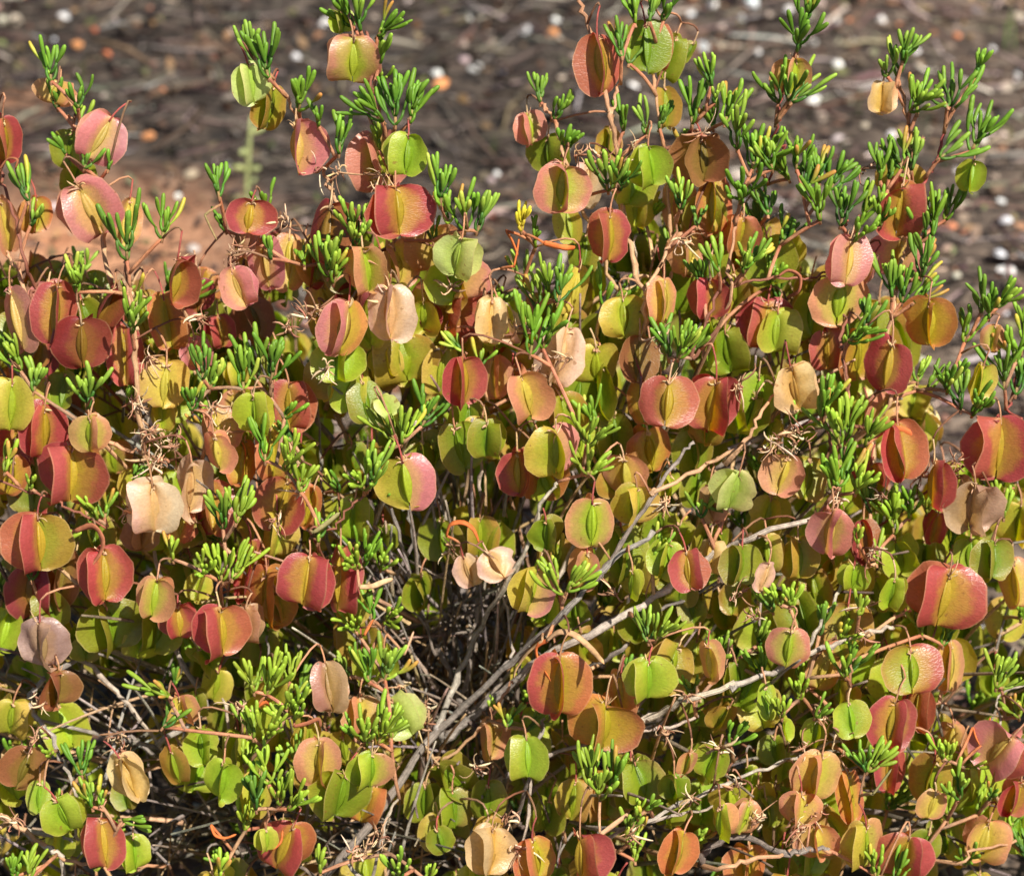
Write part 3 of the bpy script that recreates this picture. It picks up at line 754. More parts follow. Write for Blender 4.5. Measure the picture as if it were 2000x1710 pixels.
# px py length angle(clockwise) depth richness
SPRIGS = """100 158 80 0 0 2|112 210 60 -4 1 1|152 210 74 10 0 1|158 242 60 14 1 1|55 392 84 -4 0 2|60 440 60 20 1 1|128 300 56 -30 1 1|
165 328 66 16 0 1|212 330 40 20 0 1|248 508 118 6 0 3|316 466 84 10 0 2|150 572 86 6 0 3|256 648 118 4 0 3|262 590 70 0 1 1|40 724 78 -20 0 2|
16 700 60 0 1 2|66 764 74 10 0 3|170 798 86 2 0 3|428 384 70 -6 0 2|440 450 60 -30 1 1|497 120 80 0 0 2|524 152 96 -8 0 2|584 216 92 6 0 2|
622 246 50 14 0 1|662 300 86 10 0 2|520 410 70 -6 1 1|690 52 84 -28 1 2|704 60 80 4 0 3|738 70 76 22 0 2|742 124 90 22 0 1|742 160 60 10 1 1|
748 236 96 -26 0 2|772 244 100 0 0 4|800 240 92 20 0 4|740 292 60 -20 1 1|860 400 92 6 0 2|876 436 76 -8 0 3|908 450 86 4 0 3|932 452 80 16 0 2|
846 470 70 -10 1 1|640 540 84 0 0 2|652 552 92 14 0 2|690 460 90 4 0 2|694 480 80 20 0 2|594 520 60 -10 1 1|530 506 60 0 0 1|
1018 450 62 -6 0 2|1046 482 66 16 1 1|1072 580 92 -4 0 3|1052 600 84 -18 1 2|1090 590 84 16 0 2|1036 692 112 2 0 3|1060 680 90 22 0 2|
1020 560 70 -10 2 2|1056 200 62 -10 1 2|1084 232 66 12 1 2|1100 300 70 14 1 2|1240 46 74 -14 0 3|1268 42 66 10 0 3|1296 40 78 24 1 1|
1214 110 78 -8 0 2|1228 124 66 14 1 1|1188 372 96 -6 0 3|1210 370 80 12 0 3|1262 262 70 -14 1 2|1288 250 60 14 1 2|1218 254 80 8 1 1|
1390 168 62 -4 0 2|1352 242 96 -6 0 2|1396 200 50 2 0 1|1416 240 84 8 0 3|1392 250 60 -4 1 2|1440 290 96 6 0 3|1470 330 96 8 0 3|1330 408 70 0 0 2|
1446 396 112 -4 0 3|1482 330 90 16 1 2|1508 330 84 0 0 3|1540 196 100 0 0 1|1556 100 100 0 0 2|1572 50 70 10 0 2|1520 200 104 -28 0 1|
1548 200 100 52 0 1|1752 148 88 0 0 2|1764 118 70 10 0 2|1732 148 90 -24 0 1|1778 218 86 30 0 2|1792 220 80 6 0 2|1850 208 96 -22 0 1|
1856 208 104 6 0 1|1904 150 70 4 0 3|1866 210 84 38 0 1|1896 296 96 22 0 3|1836 308 110 60 0 1|1780 332 90 12 0 2|1762 330 86 -20 0 2|
1718 352 80 -10 0 2|1736 350 60 16 0 1|1600 356 92 -6 0 3|1622 370 84 22 0 3|1556 330 84 0 0 3|1568 372 80 20 0 3|1540 350 70 -24 1 3|
1602 430 96 -4 0 3|1642 440 90 14 0 3|1680 432 84 26 0 3|1720 440 76 8 0 2|1668 470 70 30 0 2|1500 420 80 6 1 3|1480 450 76 -10 2 3|
1524 480 80 10 1 3|1820 460 92 14 0 3|1806 466 80 -6 0 3|1846 430 70 20 1 2|1800 540 90 18 0 3|1742 580 92 -6 0 3|1762 590 80 14 0 2|
1786 590 80 34 0 2|1932 620 90 4 0 3|1916 610 84 -24 0 1|1948 600 84 32 0 1|1884 668 70 -6 0 2|1984 706 96 -6 0 2|1998 660 80 0 0 2|
1658 668 84 36 0 2|1690 640 66 20 0 2|1644 680 60 10 1 1|1604 812 80 -6 0 3|1614 800 70 16 0 2|1850 764 84 0 0 3|1876 800 84 -4 0 3|
1900 810 84 14 0 2|1962 760 100 0 0 3|1984 770 90 14 0 2|1792 744 60 10 0 2|1810 760 60 24 1 1|1306 700 84 -16 0 3|1326 700 86 6 0 3|
1346 690 70 26 1 2|1452 532 70 10 0 2|1462 520 70 40 0 2|1370 552 60 -4 1 3|1404 530 100 -4 0 1|1360 440 50 0 1 1|1146 866 74 -10 0 1|
1152 870 80 30 0 1|1148 925 70 -10 0 1|1152 925 66 50 0 1|770 860 84 -20 0 2|786 866 80 18 0 2|824 832 84 24 0 3|712 956 84 -10 0 3|
724 950 80 18 0 3|376 800 66 4 0 2|396 740 80 -6 0 2|410 760 66 14 0 3|476 760 96 -12 0 2|500 742 92 6 0 3|530 740 92 20 0 3|
556 816 70 26 0 1|518 900 96 -6 0 2|560 920 90 10 0 3|588 960 66 16 0 2|436 1032 96 -2 0 2|462 1020 80 22 0 2|398 1120 60 6 0 2|
338 1092 70 0 0 1|434 1134 86 0 0 3|456 1130 74 32 0 2|190 1014 66 -24 1 2|204 1010 60 6 1 2|60 954 44 0 0 1|10 920 70 10 0 2|
698 1110 80 0 0 3|710 1104 70 20 0 2|622 1058 60 10 0 2|728 1210 80 -4 0 2|752 1214 78 24 0 2|694 1232 60 -10 1 2|720 1330 84 0 0 2|
752 1326 86 32 0 2|716 1456 96 -8 0 3|740 1450 92 18 0 3|764 1440 84 40 0 1|688 1440 60 -10 1 1|496 1350 84 -14 0 2|520 1356 90 24 0 3|
566 1330 70 10 0 2|560 1384 70 36 0 3|574 1400 70 6 0 3|548 1420 60 -20 0 3|494 1440 76 -6 0 3|520 1440 80 16 0 3|480 1500 70 0 1 2|
524 1530 90 -6 0 3|548 1570 104 10 0 3|500 1580 80 -4 0 3|562 1580 90 28 0 2|320 1420 70 60 0 1|330 1360 90 -84 0 1|328 1364 60 -30 0 1|
1098 1160 96 -26 0 1|1108 1154 84 40 0 2|1088 1130 60 -10 0 1|1266 1252 76 -10 0 2|1282 1248 66 28 0 2|1152 1532 84 -6 0 2|1172 1560 96 0 0 3|
1194 1540 84 20 0 3|1160 1500 60 0 1 1|990 1418 60 16 0 1|982 1420 60 -20 1 1|1640 866 96 -10 0 2|1652 860 96 14 0 3|1690 870 84 24 0 2|
1632 960 90 -28 0 3|1640 950 90 20 0 2|1672 962 80 10 0 2|1700 1000 80 -6 1 3|1746 1044 100 -4 1 4|1776 1010 80 10 1 3|1712 1100 70 0 1 2|
1544 1188 66 0 0 3|1524 1180 50 -24 0 1|1678 1200 60 8 0 1|1676 1060 40 6 0 1|1940 968 94 20 0 3|1960 1010 80 10 0 3|1980 950 80 20 0 3|
1926 1024 70 -10 1 2|1650 1320 72 -10 0 1|1654 1316 80 10 1 2|1690 1506 66 -26 0 2|1696 1506 70 26 0 2|1840 1480 66 -10 0 1|1850 1484 66 10 0 1|
1872 1560 84 8 0 3|1850 1600 70 -10 1 2|1946 1342 76 4 0 3|1956 1344 66 36 0 1|1934 1560 60 6 0 1|1884 1500 60 20 1 2|1560 1366 60 0 1 2|
1526 1400 60 0 0 2|1594 1400 60 26 0 1|1246 1596 60 10 0 2|1262 1580 50 50 0 1|30 1712 60 -4 0 2|58 1716 70 6 0 3|188 1700 60 -4 0 1|
430 1710 60 10 0 2|480 1620 70 0 1 2|626 1704 66 14 0 1|778 1716 70 -10 0 2|832 1718 50 20 0 1|180 1576 60 -20 0 2|196 1570 54 10 0 1|
240 1600 70 70 0 1|1710 1710 70 -10 0 2|1750 1720 70 14 0 2|96 1476 46 0 0 1|1240 1680 60 0 1 1|1480 1260 60 10 2 2|1350 1350 50 0 1 1|
1420 1000 70 -40 1 1|1370 1010 60 -20 1 1|660 960 60 0 2 1|1810 1000 60 0 2 2|1640 1250 70 0 1 2|1600 1240 70 14 1 2|1560 1330 50 0 2 2|
1842 1260 70 14 1 3|1800 1240 60 -10 1 2|1990 1400 60 0 1 2|1910 1590 60 10 1 2|1230 690 50 0 2 1|1500 560 70 10 2 2|1340 300 60 0 2 2"""

# stems traced where they are seen: colour, radius in px at both ends, points (px py depth-in-cm behind the near surface)
BRANCHES = """slate 17 8|640 1720 3|760 1560 2|842 1440 1|905 1380 0|1000 1290 0|1100 1200 0|1180 1110 0|1280 1040 0
slate 9 5|1165 1130 0|1215 1060 0|1270 975 0|1320 900 0|1352 862 0
tan 8 5|1275 965 0|1360 915 0|1456 862 0|1480 810 0|1520 760 1
grey 15 9|870 1440 2|960 1370 1|1060 1285 1|1180 1225 1|1300 1150 1|1400 1080 1|1480 1046 0|1590 1010 0
grey 13 10|1180 1430 2|1270 1400 1|1345 1365 0|1436 1338 0
grey 11 7|1436 1338 0|1530 1300 0|1620 1260 0|1700 1235 0|1745 1222 0
tan 7 5|1700 1235 0|1820 1160 1|1900 1090 2
grey 12 5|850 1440 2|892 1330 1|930 1240 1|985 1150 0|1060 985 0|1090 940 0
slate 11 5|905 1380 4|868 1290 3|826 1200 3|800 1120 3|770 1020 3|762 980 3
slate 7 4|820 1180 3|812 1080 3|800 1010 3|784 990 3
grey 9 5|910 1340 3|930 1180 3|936 1040 3|938 930 3|935 880 3
slate 9 4|880 1420 4|760 1300 4|700 1180 4|640 1060 4|624 900 4|620 760 4
grey 8 4|860 1450 3|1010 1290 3|1100 1110 4|1180 930 4|1240 700 4|1244 560 3|1240 460 2
slate 10 5|980 1480 3|1120 1330 4|1200 1280 3|1280 1200 3|1400 1140 2
grey 8 5|900 1560 3|1060 1480 2|1200 1440 2|1290 1420 2|1360 1400 2
grey 9 4|1180 1620 2|1330 1570 1|1420 1530 1|1520 1490 1|1600 1460 1|1700 1410 1|1790 1390 2
tan 10 6|1370 1690 1|1460 1680 0|1560 1660 0|1620 1660 0
slate 12 8|1380 1660 1|1450 1630 1|1530 1668 0|1570 1660 0|1622 1658 0
grey 8 4|1140 1660 2|1240 1610 1|1330 1590 1|1400 1570 1
tan 7 4|1820 1680 1|1900 1660 0|1980 1640 0
grey 12 6|150 1250 3|200 1320 3|262 1390 3|330 1480 4
grey 9 5|60 1360 2|100 1440 1|128 1500 1|148 1560 1|150 1640 2
grey 10 7|50 1620 2|100 1660 1|122 1680 1|118 1740 1
tan 8 6|0 1590 1|50 1620 1|110 1668 1|200 1690 1|330 1688 3
brown 5 4|0 950 1|60 958 0|110 978 0|150 1004 0|210 1030 1
tan 8 5|180 848 1|230 870 1|285 888 1|330 900 2
brown 5 4|614 1060 0|650 1030 0|690 985 0|720 960 0
grey 10 5|400 1380 4|360 1300 4|330 1220 4|310 1120 4|290 1000 4|285 900 2|276 820 1
tan 11 7|285 900 1|272 800 0|264 700 0|262 640 0|254 560 0
tan 8 5|262 640 0|252 575 0|246 508 0
tan 10 6|236 590 2|214 540 1|204 480 1|186 400 1|172 350 1|166 310 1
tan 6 4|172 350 1|160 300 1|148 250 1|138 225 1
brown 7 5|110 650 2|70 560 1|46 510 0|32 440 0|14 380 0|0 340 0|-10 280 0|-6 215 0
tan 8 5|60 620 1|40 540 1|16 500 1|6 480 1
tan 7 5|700 520 3|668 424 1|645 370 1|632 330 1|600 290 1|586 240 1|560 190 0|532 150 0
brown 6 5|770 470 3|766 400 2|764 330 1|752 260 0|738 220 0|724 160 0|730 120 0|716 60 0
tan 9 7|1250 700 4|1262 600 1|1240 520 2|1216 420 2|1208 310 1|1192 230 0|1180 180 0|1156 70 0|1138 20 0|1126 -20 0
tan 6 4|1196 215 0|1204 180 0|1212 165 0
tan 7 5|1200 560 3|1170 470 2|1130 390 1|1108 330 0|1096 290 0|1084 240 1|1060 205 1
tan 6 5|1310 540 3|1308 440 2|1302 330 1|1290 240 1|1278 160 1|1268 130 1
tan 7 5|1268 560 0|1300 500 1|1318 460 1|1322 420 0
brown 6 4|1342 280 1|1352 250 0|1368 225 0|1380 205 0
tan 6 5|1404 640 1|1422 520 0|1436 440 0|1446 396 0
brown 7 4|1350 700 0|1380 630 0|1410 560 0|1424 530 0
red 5 4|1500 360 2|1510 290 1|1516 240 0|1522 205 0|1536 150 0
tan 8 5|1700 830 2|1724 720 1|1744 600 0|1760 520 0|1778 470 0|1790 400 0|1776 340 0|1776 260 0|1768 220 0|1752 150 0
red 6 5|1778 430 0|1806 350 0|1832 308 0|1846 250 0|1852 210 0
brown 6 4|1640 560 3|1652 500 2|1650 450 1|1655 430 0
brown 6 5|1664 830 1|1658 760 0|1644 690 0|1640 660 0|1664 600 1
brown 7 5|1630 1000 1|1628 940 0|1624 870 0|1612 830 0|1610 800 0
tan 6 4|1640 1400 2|1656 1370 1|1662 1330 0|1664 1290 0
red 6 4|1940 870 0|1965 800 0|1984 740 0|1994 690 0
brown 5 4|1430 560 0|1500 545 0|1560 545 0|1610 535 1
brown 6 4|1720 760 0|1680 790 0|1620 810 1|1520 850 1
grey 6 3|1890 1480 2|1950 1360 2|2010 1340 2
grey 7 5|1560 1290 0|1590 1240 0|1640 1150 1|1660 1120 1
grey 6 4|1040 1460 3|1030 1590 2|1000 1700 2
slate 8 5|1010 1600 2|1040 1500 0|1056 1430 0|1060 1400 1
tan 6 4|870 1480 1|940 1420 0|990 1350 0|1000 1330 0
grey 7 4|720 1720 2|745 1640 1|760 1590 1|780 1560 1
slate 7 4|590 1690 3|600 1560 3|560 1420 3|530 1320 3|520 1240 3
grey 7 4|480 1500 4|440 1380 4|420 1300 4|440 1200 3
slate 6 3|850 1280 2|830 1220 2|790 1180 2|770 1120 2
grey 6 3|1000 1270 1|992 1200 1|985 1160 1
grey 7 4|940 1560 4|985 1440 4|1010 1330 4|1000 1240 4"""

# withered curled leaves: colour, width px, points
WITHER = """brown 13|146 1038 0|180 1026 0|200 1050 0|196 1080 0|170 1112 0
orange 13|872 1046 0|880 1024 0|905 1020 0|925 1034 0|936 1060 0
tan 14|1068 1250 0|1090 1234 0|1120 1238 0|1150 1262 0|1180 1296 -1
orange 11|1070 1250 0|1048 1262 0|1052 1290 0|1076 1330 -.6
orange 12|1062 474 0|1084 480 0|1105 484 0|1124 484 1
orange 10|1004 520 1|1010 490 1|1014 462 1
tan 12|702 1146 0|728 1144 0|748 1136 0|768 1130 0
brown 13|1520 540 0|1540 528 0|1562 540 0|1560 568 0|1536 580 1
tan 12|790 1278 1|800 1254 1|808 1232 1
brown 10|574 1418 0|600 1412 0|622 1404 0|626 1420 0
tan 11|1172 1630 0|1196 1612 0|1230 1586 0
olive 12|1705 1550 -1|1720 1530 -1|1742 1500 -1
olive 10|612 1040 0|640 1020 0|664 1000 0
orange 14|1740 836 0|1766 840 0|1790 856 0
tan 9|1060 1250 0|1030 1275 0|1008 1306 0|1004 1324 0
orange 12|500 1380 1|520 1370 1|540 1384 1
orange 14|412 1610 0|420 1630 0|440 1636 0|462 1628 0
orange 10|1900 1420 1|1906 1440 1|1914 1456 1
orange 10|1924 1450 1|1930 1420 1|1934 1400 1
brown 10|0 330 0|16 310 0|34 312 0|30 330 0
orange 9|988 450 2|1000 470 1|1012 500 1
olive 11|400 420 0|412 446 0|424 470 0
orange 12|530 1660 1|548 1644 1|552 1620 1
orange 9|712 1240 0|720 1226 0|730 1208 0"""
WCOL = {'brown': (150, 92, 66), 'orange': (206, 112, 60), 'tan': (200, 160, 122), 'olive': (140, 128, 84)}

# knots of dried flower remains: px py size
KNOTS = """290 850 60|330 860 50|270 780 36|290 700 26|300 900 46|250 1000 24|450 510 30|470 480 24|396 620 26|560 430 26|760 590 26|880 1070 24|
620 330 20|740 1640 40|700 1660 36|1100 700 24|1040 730 24|1520 862 36|1560 850 40|1500 880 26|1610 1400 36|1640 1440 36|1560 1620 46|
1590 1590 40|1480 1600 24|1400 1460 26|1440 1530 26|1300 980 30|1200 1160 24|930 1500 20|990 1600 36|1010 1660 34|1230 1630 24|
1690 1180 26|1680 1240 22|1720 970 24|1870 900 26|1860 930 20|1640 980 22|230 1440 30|240 1470 30|80 1370 26|70 1440 24|30 1600 20|
1330 470 18|1290 660 20|1440 750 20|1700 1080 24|540 1020 20|590 960 22|640 720 20|420 800 30|440 850 30|1180 310 20|1240 290 18|1370 260 18|
1800 930 20|1340 1360 22|1350 1560 20|1570 1460 20|1300 1430 24|820 1420 24|830 1380 24|780 1340 20|470 1380 18|1100 1330 18|880 560 16|
1130 300 16|750 340 20|660 340 24|740 370 20|1010 640 18|600 620 24|620 600 20|560 640 22|1680 330 14|1790 280 14|1440 1160 20|1470 1200 20"""


def split(s):
    return [e.split() for e in s.replace('\n', '').split('|')]


# 1. traced branches
nodes = []         # every point something can grow from
noder = []


def add_nodes(pts, r0):
    for a, b in zip(pts[:-1], pts[1:]):
        k = max(1, int((b - a).length / .008))
        for i in range(k):
            nodes.append(tuple(a.lerp(b, i / k))); noder.append(r0)
    nodes.append(tuple(pts[-1])); noder.append(r0)


BC = {'slate': (DARKB, SLATE), 'grey': (SLATE, lin((196, 180, 160))), 'tan': (TAN, PEACH), 'brown': (lin((128, 84, 62)), lin((150, 92, 76))), 'red': (lin((140, 66, 60)), REDST)}


def catmull(P, n):
    out = []
    Q = [P[0]] + P + [P[-1]]
    for i in range(1, len(Q) - 2):
        a, b, c, d = Q[i - 1:i + 3]
        for k in range(n):
            t = k / n
            out.append(.5 * ((2 * b) + (c - a) * t + (2 * a - 5 * b + 4 * c - d) * t * t + (3 * b - a - 3 * c + d) * t ** 3))
    out.append(P[-1])
    return out


br = random.Random(21)
traced = []
for line in BRANCHES.split('\n'):
    parts = line.split('|')
    k, w0, w1 = parts[0].split()
    P = []
    for q in parts[1:]:
        px, py, dz = [float(x) for x in q.split()]
        P.append(at(px, py, front(px, py) + .006 + dz * .01))
    traced.append((k, float(w0), float(w1), P))
# join each traced stem's lower end back to the root with a long hidden run unless it starts on another stem
main_pts = []
for k, w0, w1, P in traced:
    low = P[0]
    best = None
    for Q in main_pts:
        for q in Q:
            d = (q - low).length
            if d < .028 and (best is None or d < best[0]):
                best = (d, q)
    wr0 = w0 * 1.2 * PX * depth_of(low) / 2
    wr1 = w1 * 1.1 * PX * depth_of(P[-1]) / 2
    if best:
        pre = [best[1]]
    else:
        m = low.lerp(ROOT, .5) + Vector((0, .035, -.01))
        pre = [ROOT + Vector((br.uniform(-.02, .02), br.uniform(-.02, .02), -.01)), ROOT.lerp(m, .6) + Vector((0, 0, .01)), m]
    pts = catmull(pre + P, 5)
    main_pts.append(pts)
    add_nodes(pts, wr1)
    mb = MB()
    n = len(pts)
    rad = []
    knotty = k in ('grey', 'slate', 'tan')
    for i in range(n):
        t = i / (n - 1)
        r_ = wr0 * (1 - t) + wr1 * t
        if i % 5 == 0 and knotty:
            r_ *= 1.3
        rad.append(r_ * br.uniform(.92, 1.08))
    pts2 = [p + Vector((br.gauss(0, .0006), br.gauss(0, .0006), br.gauss(0, .0006))) for p in pts]
    c = BC[k]
    tube(mb, [p - ROOT for p in pts2], rad, 9, 0, jit(c[0], .1, br), jit(c[1], .1, br))
    mb.build('branch', [M_BARK if k in ('grey', 'slate') else M_STEM], shrub)


NP = None


def nearest(p, bias):
    global NP
    if NP is None or len(NP) != len(nodes):
        NP = np.array(nodes)
    d = np.linalg.norm(NP - np.array(p), axis=1)
    rr = np.linalg.norm(NP - np.array(ROOT), axis=1)
    rp = (Vector(p) - ROOT).length
    cost = d + bias * np.maximum(0, rr - rp + .012) + bias * .7 * np.maximum(0, NP[:, 2] - p[2])
    return int(np.argmin(cost))


twig_stuff = MB()
# 2. leafy sprigs
GRN = [lin(c) for c in ((84, 124, 28), (70, 112, 32), (104, 138, 34), (58, 98, 32), (86, 120, 46))]
TIPS = [lin(c) for c in ((130, 168, 50), (112, 152, 44), (154, 184, 62))]


def leaflet(mb, r, p0, d, l, rad, up, c0, c1, pet=.3):
    """fleshy finger-like leaflet from p0, bending up, thin at the foot and blunt at the tip"""
    d = d.normalized()
    b = p0 + d * l * .5
    e = b + (d * r.uniform(.2, .8) + up * r.uniform(.2, 1.2) + Vector((r.gauss(0, .2), r.gauss(0, .2), 0))).normalized() * l * .55
    pts = bez(p0, b, e, 8)
    prof = [.42, .48, .62, .78, .92, 1.02, 1.06, 1.0, .8]
    ex = (pts[-1] - pts[-2]).normalized() * rad
    tube(mb, pts + [pts[-1] + ex * .4, pts[-1] + ex * .62], [rad * q for q in prof] + [rad * .5, rad * .14], 7, 0, c0, c1, flat=r.uniform(.75, 1.0), phase=r.random() * 3)


def sprig_pieces(r, L, rich, col=None):
    """stem builder and leaf builders, growing along +z from the origin"""
    stem = MB(); leaves = []
    base = col or r.choice(GRN)
    L = L * r.uniform(.92, 1.12)
    tip = r.choice(TIPS) if not col else tuple(min(1, x * 1.5) for x in col)
    up = Vector((0, 0, 1))
    nn = 1 if rich <= 1 else 2 if rich <= 3 else 3
    hs = L * (.12 + .13 * (nn - 1))
    bend = Vector((r.gauss(0, .08), r.gauss(0, .08), 1)).normalized()
    tube(stem, [Vector((0, 0, -.002)), bend * hs * .5, bend * hs], [.0007, .0007, .0005], 6, 1, PEACH, base)
    a0 = r.uniform(0, math.pi)
    for k in range(nn):
        p = bend * (hs * (k + .0) / max(1, nn - .4))
        s = 1 - .14 * k
        for side in range(2):
            a = a0 + k * math.pi / 2 + side * math.pi + r.gauss(0, .45)
            out = Vector((math.cos(a), math.sin(a), 0))
            mb = MB()
            o = r.uniform(.2, .8)
            d = (out * o + up).normalized()
            pl = L * r.uniform(.22, .38) * s
            q = p + d * pl
            cb = jit(base, .22, r); ct = jit(tip, .2, r)
            if r.random() < .1:
                ct = lin(r.choice([(206, 176, 70), (200, 130, 70), (188, 196, 80)])); cb = jit(tip, .1, r)
            tube(mb, bez(p, p + (out * 1.1 + up * .7).normalized() * pl * .5, q, 3), [.0008, .0007, .0007, .0006], 6, 0, cb)
            side_v = Vector((-out.y, out.x, 0))
            for sg in (-1, 1):
                if r.random() < .1:
                    continue
                dd = (d + side_v * sg * r.uniform(.10, .5) + out * r.uniform(-.2, .35)).normalized()
                leaflet(mb, r, q - d * .0004, dd, L * r.uniform(.34, .7) * s, r.uniform(.0008, .0011) * (.7 + .3 * L / .018), up, cb, ct)
            leaves.append(mb)
    tipn = {1: 2, 2: 3, 3: 4, 4: 6}[min(4, rich)]
    for i in range(tipn):
        a = r.uniform(0, 6.28)
        mb = MB()
        out = Vector((math.cos(a), math.sin(a), 0)) * r.uniform(.08, .5)
        leaflet(mb, r, bend * hs, (out + bend).normalized(), L * r.uniform(.26, .52), r.uniform(.0008, .0011) * (.7 + .3 * L / .018), up, jit(base, .14, r), jit(tip, .14, r))
        leaves.append(mb)
    return stem, leaves


def sprig_matrix(p, ang, r):
    # clockwise lean in the picture plus a small random lean in depth
    return Matrix.Translation(p) @ Euler((R(r.gauss(-8, 20)), R(ang + r.gauss(0, 5)), R(r.uniform(0, 0))), 'XYZ').to_matrix().to_4x4() @ Matrix.Rotation(r.uniform(0, 6.28), 4, 'Z')


sp = []
for e in split(SPRIGS):
    px, py, L, ang, dz, rich = [float(x) for x in e]
    p = at(px, py, front(px, py) + dz * .014 + rnd.uniform(-.004, .004))
    sp.append((p, L * PX * depth_of(p) * 1.08, ang, int(rich), py, px))
sp.sort(key=lambda s: (s[0] - ROOT).length)
r2 = random.Random(77)
order = sorted(sp, key=lambda s: s[4] + (0 if s[3] < 4 else 100))
single = set(id(s) for s in [s for s in order if s[4] > 40][:36])
n_leaf = 0


def twig_between(mb, a, b, r0, r1, c0, c1, r, off=ROOT, sides=6, sag=.25, hang=False):
    d = b - a
    m = a.lerp(b, .5) + Vector((r.gauss(0, .06), r.gauss(0, .06), r.uniform(0, sag))) * d.length * .5
    if hang:
        m = b + Vector((d.x * -.12, d.y * -.12, min(.006, d.length * .45)))
    k = max(4, int(d.length / .008))
    pts = bez(a, m, b, k)
    tube(mb, [p - off for p in pts], [r0 + (r1 - r0) * i / k for i in range(k + 1)], sides, 0, c0, c1)
    return pts


for s in sp:
    p, L, ang, rich, py, px = s
    M = sprig_matrix(p, ang, r2)
    col = None
    if 990 < px < 1030 and 440 < py < 460:
        col = lin((196, 180, 50))
    if col is None and py > 850 and r2.random() < .6:
        col = jit(lin((126, 150, 44)), .15, r2)
    stem, leaves = sprig_pieces(r2, L, rich, col)
    if id(s) in single and n_leaf + len(leaves) <= 300:
        o = stem.build('leaf_sprig', SPRIG_MATS, shrub, M=INV @ M)
        for lf in leaves:
            q = lf.build('leaf', SPRIG_MATS, o)
            n_leaf += 1
    else:
        for lf in leaves:
            stem.join(lf, Matrix.Identity(4))
        o = stem.build('leaf_sprig', SPRIG_MATS, shrub, M=INV @ M)
    i = nearest(p, 1.2)
    a = Vector(nodes[i])
    if (a - p).length > .003:
        mb = MB()
        young = py < 700 or r2.random() < .4
        c0, c1 = (PEACH, lin((176, 110, 80))) if young else (lin((150, 120, 96)), PEACH)
        pts = twig_between(mb, a, p, min(.0015, max(.0009, noder[i])), .0008, jit(c0, .15, r2), jit(c1, .15, r2), r2)
        mb.build('twig', [M_STEM], shrub)
        add_nodes(pts, .0009)

# 3. winged fruits
fl = []
for e in split(FRUITS):
    cx, cy, W, H, roll, yaw = [float(x) for x in e[:6]]
    pal = e[6]; dz = float(e[7]); sec = e[8] if len(e) > 8 else None
    p = at(cx, cy, front(cx, cy) + dz * .011 + rnd.uniform(-.003, .003))
    sc_ = PX * depth_of(p)
    fl.append((p, W * sc_, H * sc_ * 1.08, roll, yaw, pal, sec))
rank = sorted(range(len(fl)), key=lambda i: -fl[i][1] * fl[i][2])
own = set(rank[:74])
r3 = random.Random(99)
for i, (p, W, H, roll, yaw, pal, sec) in enumerate(fl):
    b, wings, tp = fruit_pieces(r3, W * (1.0 if pal in 'DTdM' else 1.04) / max(.8, math.cos(R(yaw))), H * 1.0, pal, yaw, sec)
    M = fruit_matrix(r3, p, roll, r3.gauss(14, 9))
    if i in own:
        o = b.build('winged_fruit', FRUIT_MATS, shrub, M=INV @ M)
        for wg in wings:
            wg.build('wing', FRUIT_MATS, o)
    else:
        for wg in wings:
            b.join(wg, Matrix.Identity(4))
        o = b.build('winged_fruit', FRUIT_MATS, shrub, M=INV @ M)
    t = M @ tp
    j = nearest(t, .35)
    a = Vector(nodes[j])
    if (a - t).length > .002:
        c = r3.choice([PEACH, lin((140, 104, 78)), lin((128, 84, 62))])
        pts = twig_between(twig_stuff, a, t, .00055, .00045, jit(c, .15, r3), jit(c, .15, r3), r3, sides=5, hang=True)
        add_nodes(pts, .0006)

# 4. inner growth: fruits, sprigs and twigs in the body of the shrub behind those
SIL = [(-600, 500), (0, 520), (60, 500), (150, 520), (300, 560), (420, 520), (560, 430), (700, 440), (850, 490), (930, 530), (1000, 600), (1100, 560), (1160, 470),
       (1300, 400), (1400, 380), (1550, 450), (1700, 560), (1760, 660), (1790, 760), (1860, 900), (1930, 900), (2000, 850), (2600, 800)]


def sil(px):
    for (a, ya), (b, yb) in zip(SIL[:-1], SIL[1:]):
        if a <= px <= b:
            return ya + (yb - ya) * (px - a) / (b - a)
    return 700


def gap(px, py):
    """how open the growth is there (0 dense, 1 open)"""
    g1 = math.exp(-(((px - 230) / 150) ** 4 + ((py - 1400) / 110) ** 4))
    g2 = math.exp(-(((px - 330) / 110) ** 4 + ((py - 1620) / 90) ** 4))
    g3 = .93 * math.exp(-(((px - 860) / 130) ** 4 + ((py - 1330) / 190) ** 4))
    g4 = .8 * math.exp(-(((px - 760) / 160) ** 4 + ((py - 1660) / 90) ** 4))
    return max(g1, g2, g3, g4)


